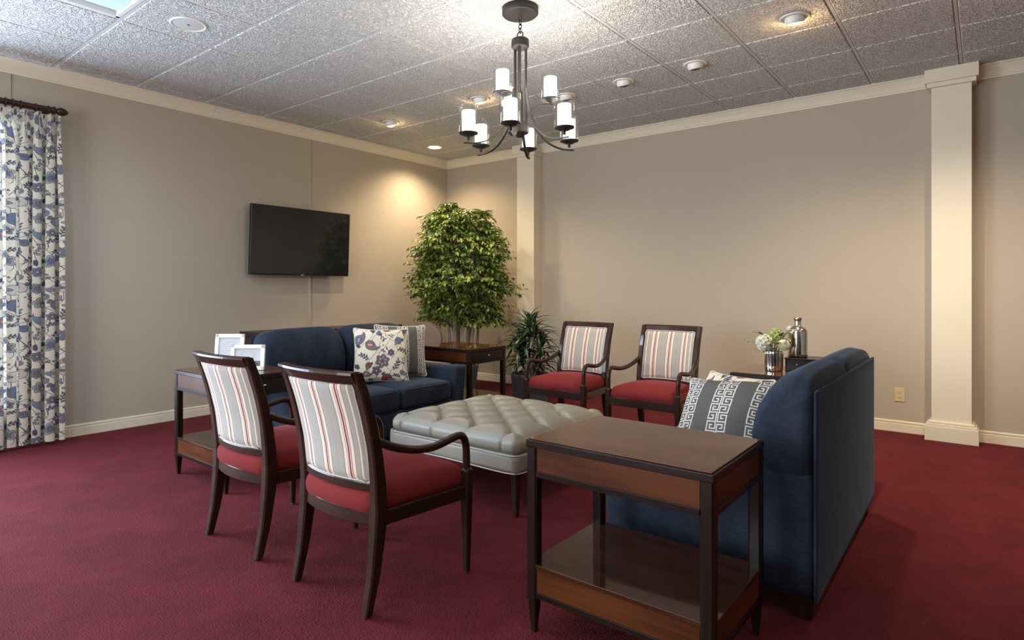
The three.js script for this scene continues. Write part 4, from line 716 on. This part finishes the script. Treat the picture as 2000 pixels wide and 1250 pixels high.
// ------------------------------------------------------------------ vase, flowers, box and bottle on the far right table
{
  const tx = 4.805, ty = 0.6985, tz = 2.055;
  const v = thing('vase', 'ribbed silver vase holding flowers on the end table', 'vase', [tx, ty, tz]);
  const rib = lathe([[0, 0.0], [0.050, 0.0], [0.053, 0.004], [0.053, 0.024], [0.0545, 0.03], [0.0555, 0.11], [0.056, 0.128], [0.0535, 0.128], [0.052, 0.11], [0.05, 0.03], [0, 0.026]], 96); { const p = rib.attributes.position; for (let i = 0; i < p.count; i++) { const x = p.getX(i), z = p.getZ(i), R = Math.hypot(x, z); if (R > 0.0528 && p.getY(i) > 0.02) { const k = 1 + 0.022 * Math.cos(Math.atan2(z, x) * 24); p.setX(i, x * k); p.setZ(i, z * k); } } rib.computeVertexNormals(); }
  part(v, 'body', rib, M.mercury);
  const petalGeo = (L, W, cup) => { const q = leafShape(L, W, cup, 0.6, 4); return smoothNormals(q); };
  const r = rng(88);
  function bloom(name, label, cat, at, parts) { const g = thing(name, label, cat, [tx + at[0], ty + at[1], tz + at[2]], 0, 'flowers in the silver vase'); parts(g); const s = tube([[0, -0.02, 0], [-at[0] * 0.5, -at[1] * 0.5 + 0.02, -at[2] * 0.5], [-at[0] * 0.85, -at[1] + 0.05, -at[2] * 0.85]], 0.003, 10, 6); part(g, 'stem', s, stemM); return g; }
  const stemM = std({ color: rgb(0.10, 0.16, 0.04), roughness: 0.7 });
  const pm = (a, b, c) => phys({ color: rgb(a, b, c), roughness: 0.7, transmission: 0.2, thickness: 0, side: THREE.DoubleSide });
  const white = pm(0.80, 0.80, 0.68), green = pm(0.50, 0.58, 0.22), rose = pm(0.74, 0.62, 0.46), roseOut = pm(0.62, 0.64, 0.40), sage = pm(0.42, 0.50, 0.42), grass = pm(0.30, 0.34, 0.12), berry = std({ color: rgb(0.02, 0.022, 0.03), roughness: 0.4 });
  const cup = (() => { // a cupped petal: part of a sphere, standing up from its foot
    const q = new THREE.SphereGeometry(0.042, 8, 7, -0.75, 1.5, 0.35, 2.1); const p = q.attributes.position; for (let i = 0; i < p.count; i++) { const y = p.getY(i); p.setY(i, y + 0.036 - 0.25 * Math.abs(p.getZ(i)) * (y > 0 ? 1 : 0)); } const o = q.toNonIndexed(); o.deleteAttribute('uv'); return smoothNormals(o); })();
  const small = petalGeo(0.025, 0.013, 0.5), big = petalGeo(0.055, 0.024, 1.2), leafG = petalGeo(0.075, 0.022, 0.4), fernG = petalGeo(0.05, 0.005, 0.5);
  const ball = (R, n, mat) => g => { for (let k = 0; k < n; k++) { const y = 1 - 2 * (k + 0.5) / n, s = Math.sqrt(1 - y * y), a = k * 2.39996; const c = V(Math.cos(a) * s, y, Math.sin(a) * s); if (c.y < -0.75) continue; const list = []; for (let j = 0; j < 4; j++) { const q = small.clone(); q.rotateX(-0.5); q.rotateY(j * Math.PI / 2 + k); list.push(q); } const f = part(g, 'floret', merge2(list), mat); f.position.copy(c.clone().multiplyScalar(R)); f.quaternion.setFromUnitVectors(V(0, 1, 0), c); } };
  const merge2 = l => mergeGeometries(l, false);
  bloom('white_hydrangea', 'white hydrangea bloom at the left of the silver vase', 'flower', [-0.048, 0.185, 0.035], ball(0.037, 46, white));
  bloom('green_hydrangea', 'yellow green hydrangea bloom at the top of the vase', 'flower', [0.005, 0.228, -0.02], ball(0.031, 40, green));
  bloom('rose', 'cream peony rose at the right of the silver vase', 'flower', [0.066, 0.178, 0.015], g => {
    for (let ring = 0; ring < 6; ring++) { const n = 4 + ring; for (let k = 0; k < n; k++) { const p = part(g, 'petal', cup, ring > 4 ? roseOut : rose); p.rotation.set(0, k * 6.283 / n + ring * 0.7, 0); const q = 0.18 + ring * 0.15; p.scale.set(q, 0.98 - 0.05 * ring, q); p.position.y = -0.034; } } g.rotation.z = -0.45; g.rotation.x = 0.75;
  });
  const berryG = new THREE.SphereGeometry(0.006, 10, 8);
  const sprig = (name, label, at, dir, n, mat, geo, gap) => bloom(name, label, 'sprig', at, g => { const d = V(...dir).normalize(); part(g, 'stalk', tube([[0, -0.01, 0], d.clone().multiplyScalar(n * gap * 0.5).add(V(0, 0.008, 0)).toArray(), d.clone().multiplyScalar(n * gap).toArray()], 0.0014, 8, 5), stemM); for (let k = 0; k < n; k++) { const m = part(g, geo !== berryG ? 'leaf' : 'berry', geo, mat); m.position.copy(d.clone().multiplyScalar(k * gap)).add(V((r() - 0.5) * 0.008, (r() - 0.5) * 0.008, (r() - 0.5) * 0.008)); if (geo !== berryG) { m.rotation.set(-0.3 + (r() - 0.5), Math.atan2(d.x, d.z) + (k % 2 ? 0.9 : -0.9), 0, 'YXZ'); const s = 0.55 + 0.4 * r(); m.scale.set(s, s, s); } } });
  sprig('berry_sprig', 'curved sprig of dark berries between the two hydrangeas', [0.0, 0.19, 0.055], [-0.75, 0.62, -0.1], 12, berry, berryG, 0.0085);
  sprig('berry_sprig', 'short sprig of dark berries above the cream rose', [0.03, 0.225, 0.0], [0.55, 0.5, 0.1], 5, berry, berryG, 0.009);
  sprig('leafy_sprig', 'thin yellow green fern sprig pointing left from the vase', [-0.06, 0.17, 0.0], [-0.95, 0.10, 0.25], 14, grass, fernG, 0.008);
  sprig('leafy_sprig', 'upper yellow green sprig fanning left above the white bloom', [-0.05, 0.21, -0.02], [-0.9, 0.42, 0.1], 12, grass, fernG, 0.007);
  sprig('leafy_sprig', 'pale sage leaves rising behind the rose', [0.04, 0.20, -0.04], [0.45, 0.85, -0.2], 6, sage, leafG, 0.014);
  sprig('leafy_sprig', 'pale sage leaves hanging over the front rim of the vase', [-0.02, 0.145, 0.06], [0.3, -0.55, 0.35], 3, sage, leafG, 0.014);
  sprig('leafy_sprig', 'pale leaves drooping at the left of the vase below the white bloom', [-0.055, 0.15, 0.045], [-0.4, -0.6, 0.4], 3, white, leafG, 0.016);
  sprig('leafy_sprig', 'deep green leaves between the hydrangea and the rose', [0.02, 0.17, 0.04], [0.2, 0.3, 0.7], 4, grass, leafG, 0.012);

  const b = thing('trinket_box', 'small black lacquer box with a drawer under the silver bottle', 'box', [4.988, ty, 1.893], 0.08);
  part(b, 'body', span(-0.135, 0.135, 0, 0.076, -0.10, 0.10, 0.003), M.espresso);
  part(b, 'lid', span(-0.14, 0.14, 0.076, 0.084, -0.105, 0.105, 0.002), M.espresso);
  for (const s of [-1, 1]) { const d = part(b, 'drawer', span(s * 0.066 - 0.06, s * 0.066 + 0.06, 0.008, 0.07, 0.098, 0.103, 0.002), M.espresso); part(d, 'knob', new THREE.SphereGeometry(0.009, 12, 8).scale(1, 1, 0.6).translate(s * 0.066, 0.04, 0.107), std({ color: rgb(0.16, 0.10, 0.06), roughness: 0.4, metalness: 0.6 })); }
  const t = thing('bottle', 'silver mercury glass bottle standing on the black box', 'bottle', [4.915, ty + 0.0845, 1.90]);
  part(t, 'body', lathe([[0, 0], [0.054, 0], [0.060, 0.006], [0.061, 0.02], [0.061, 0.168], [0.057, 0.182], [0.045, 0.194], [0.026, 0.203], [0.021, 0.212], [0.0205, 0.238], [0.023, 0.246], [0.0275, 0.252], [0.0275, 0.258], [0.022, 0.260], [0.017, 0.25], [0.017, 0.21], [0, 0.2]], 56), M.mercury);
}
renderer.render(scene, camera);
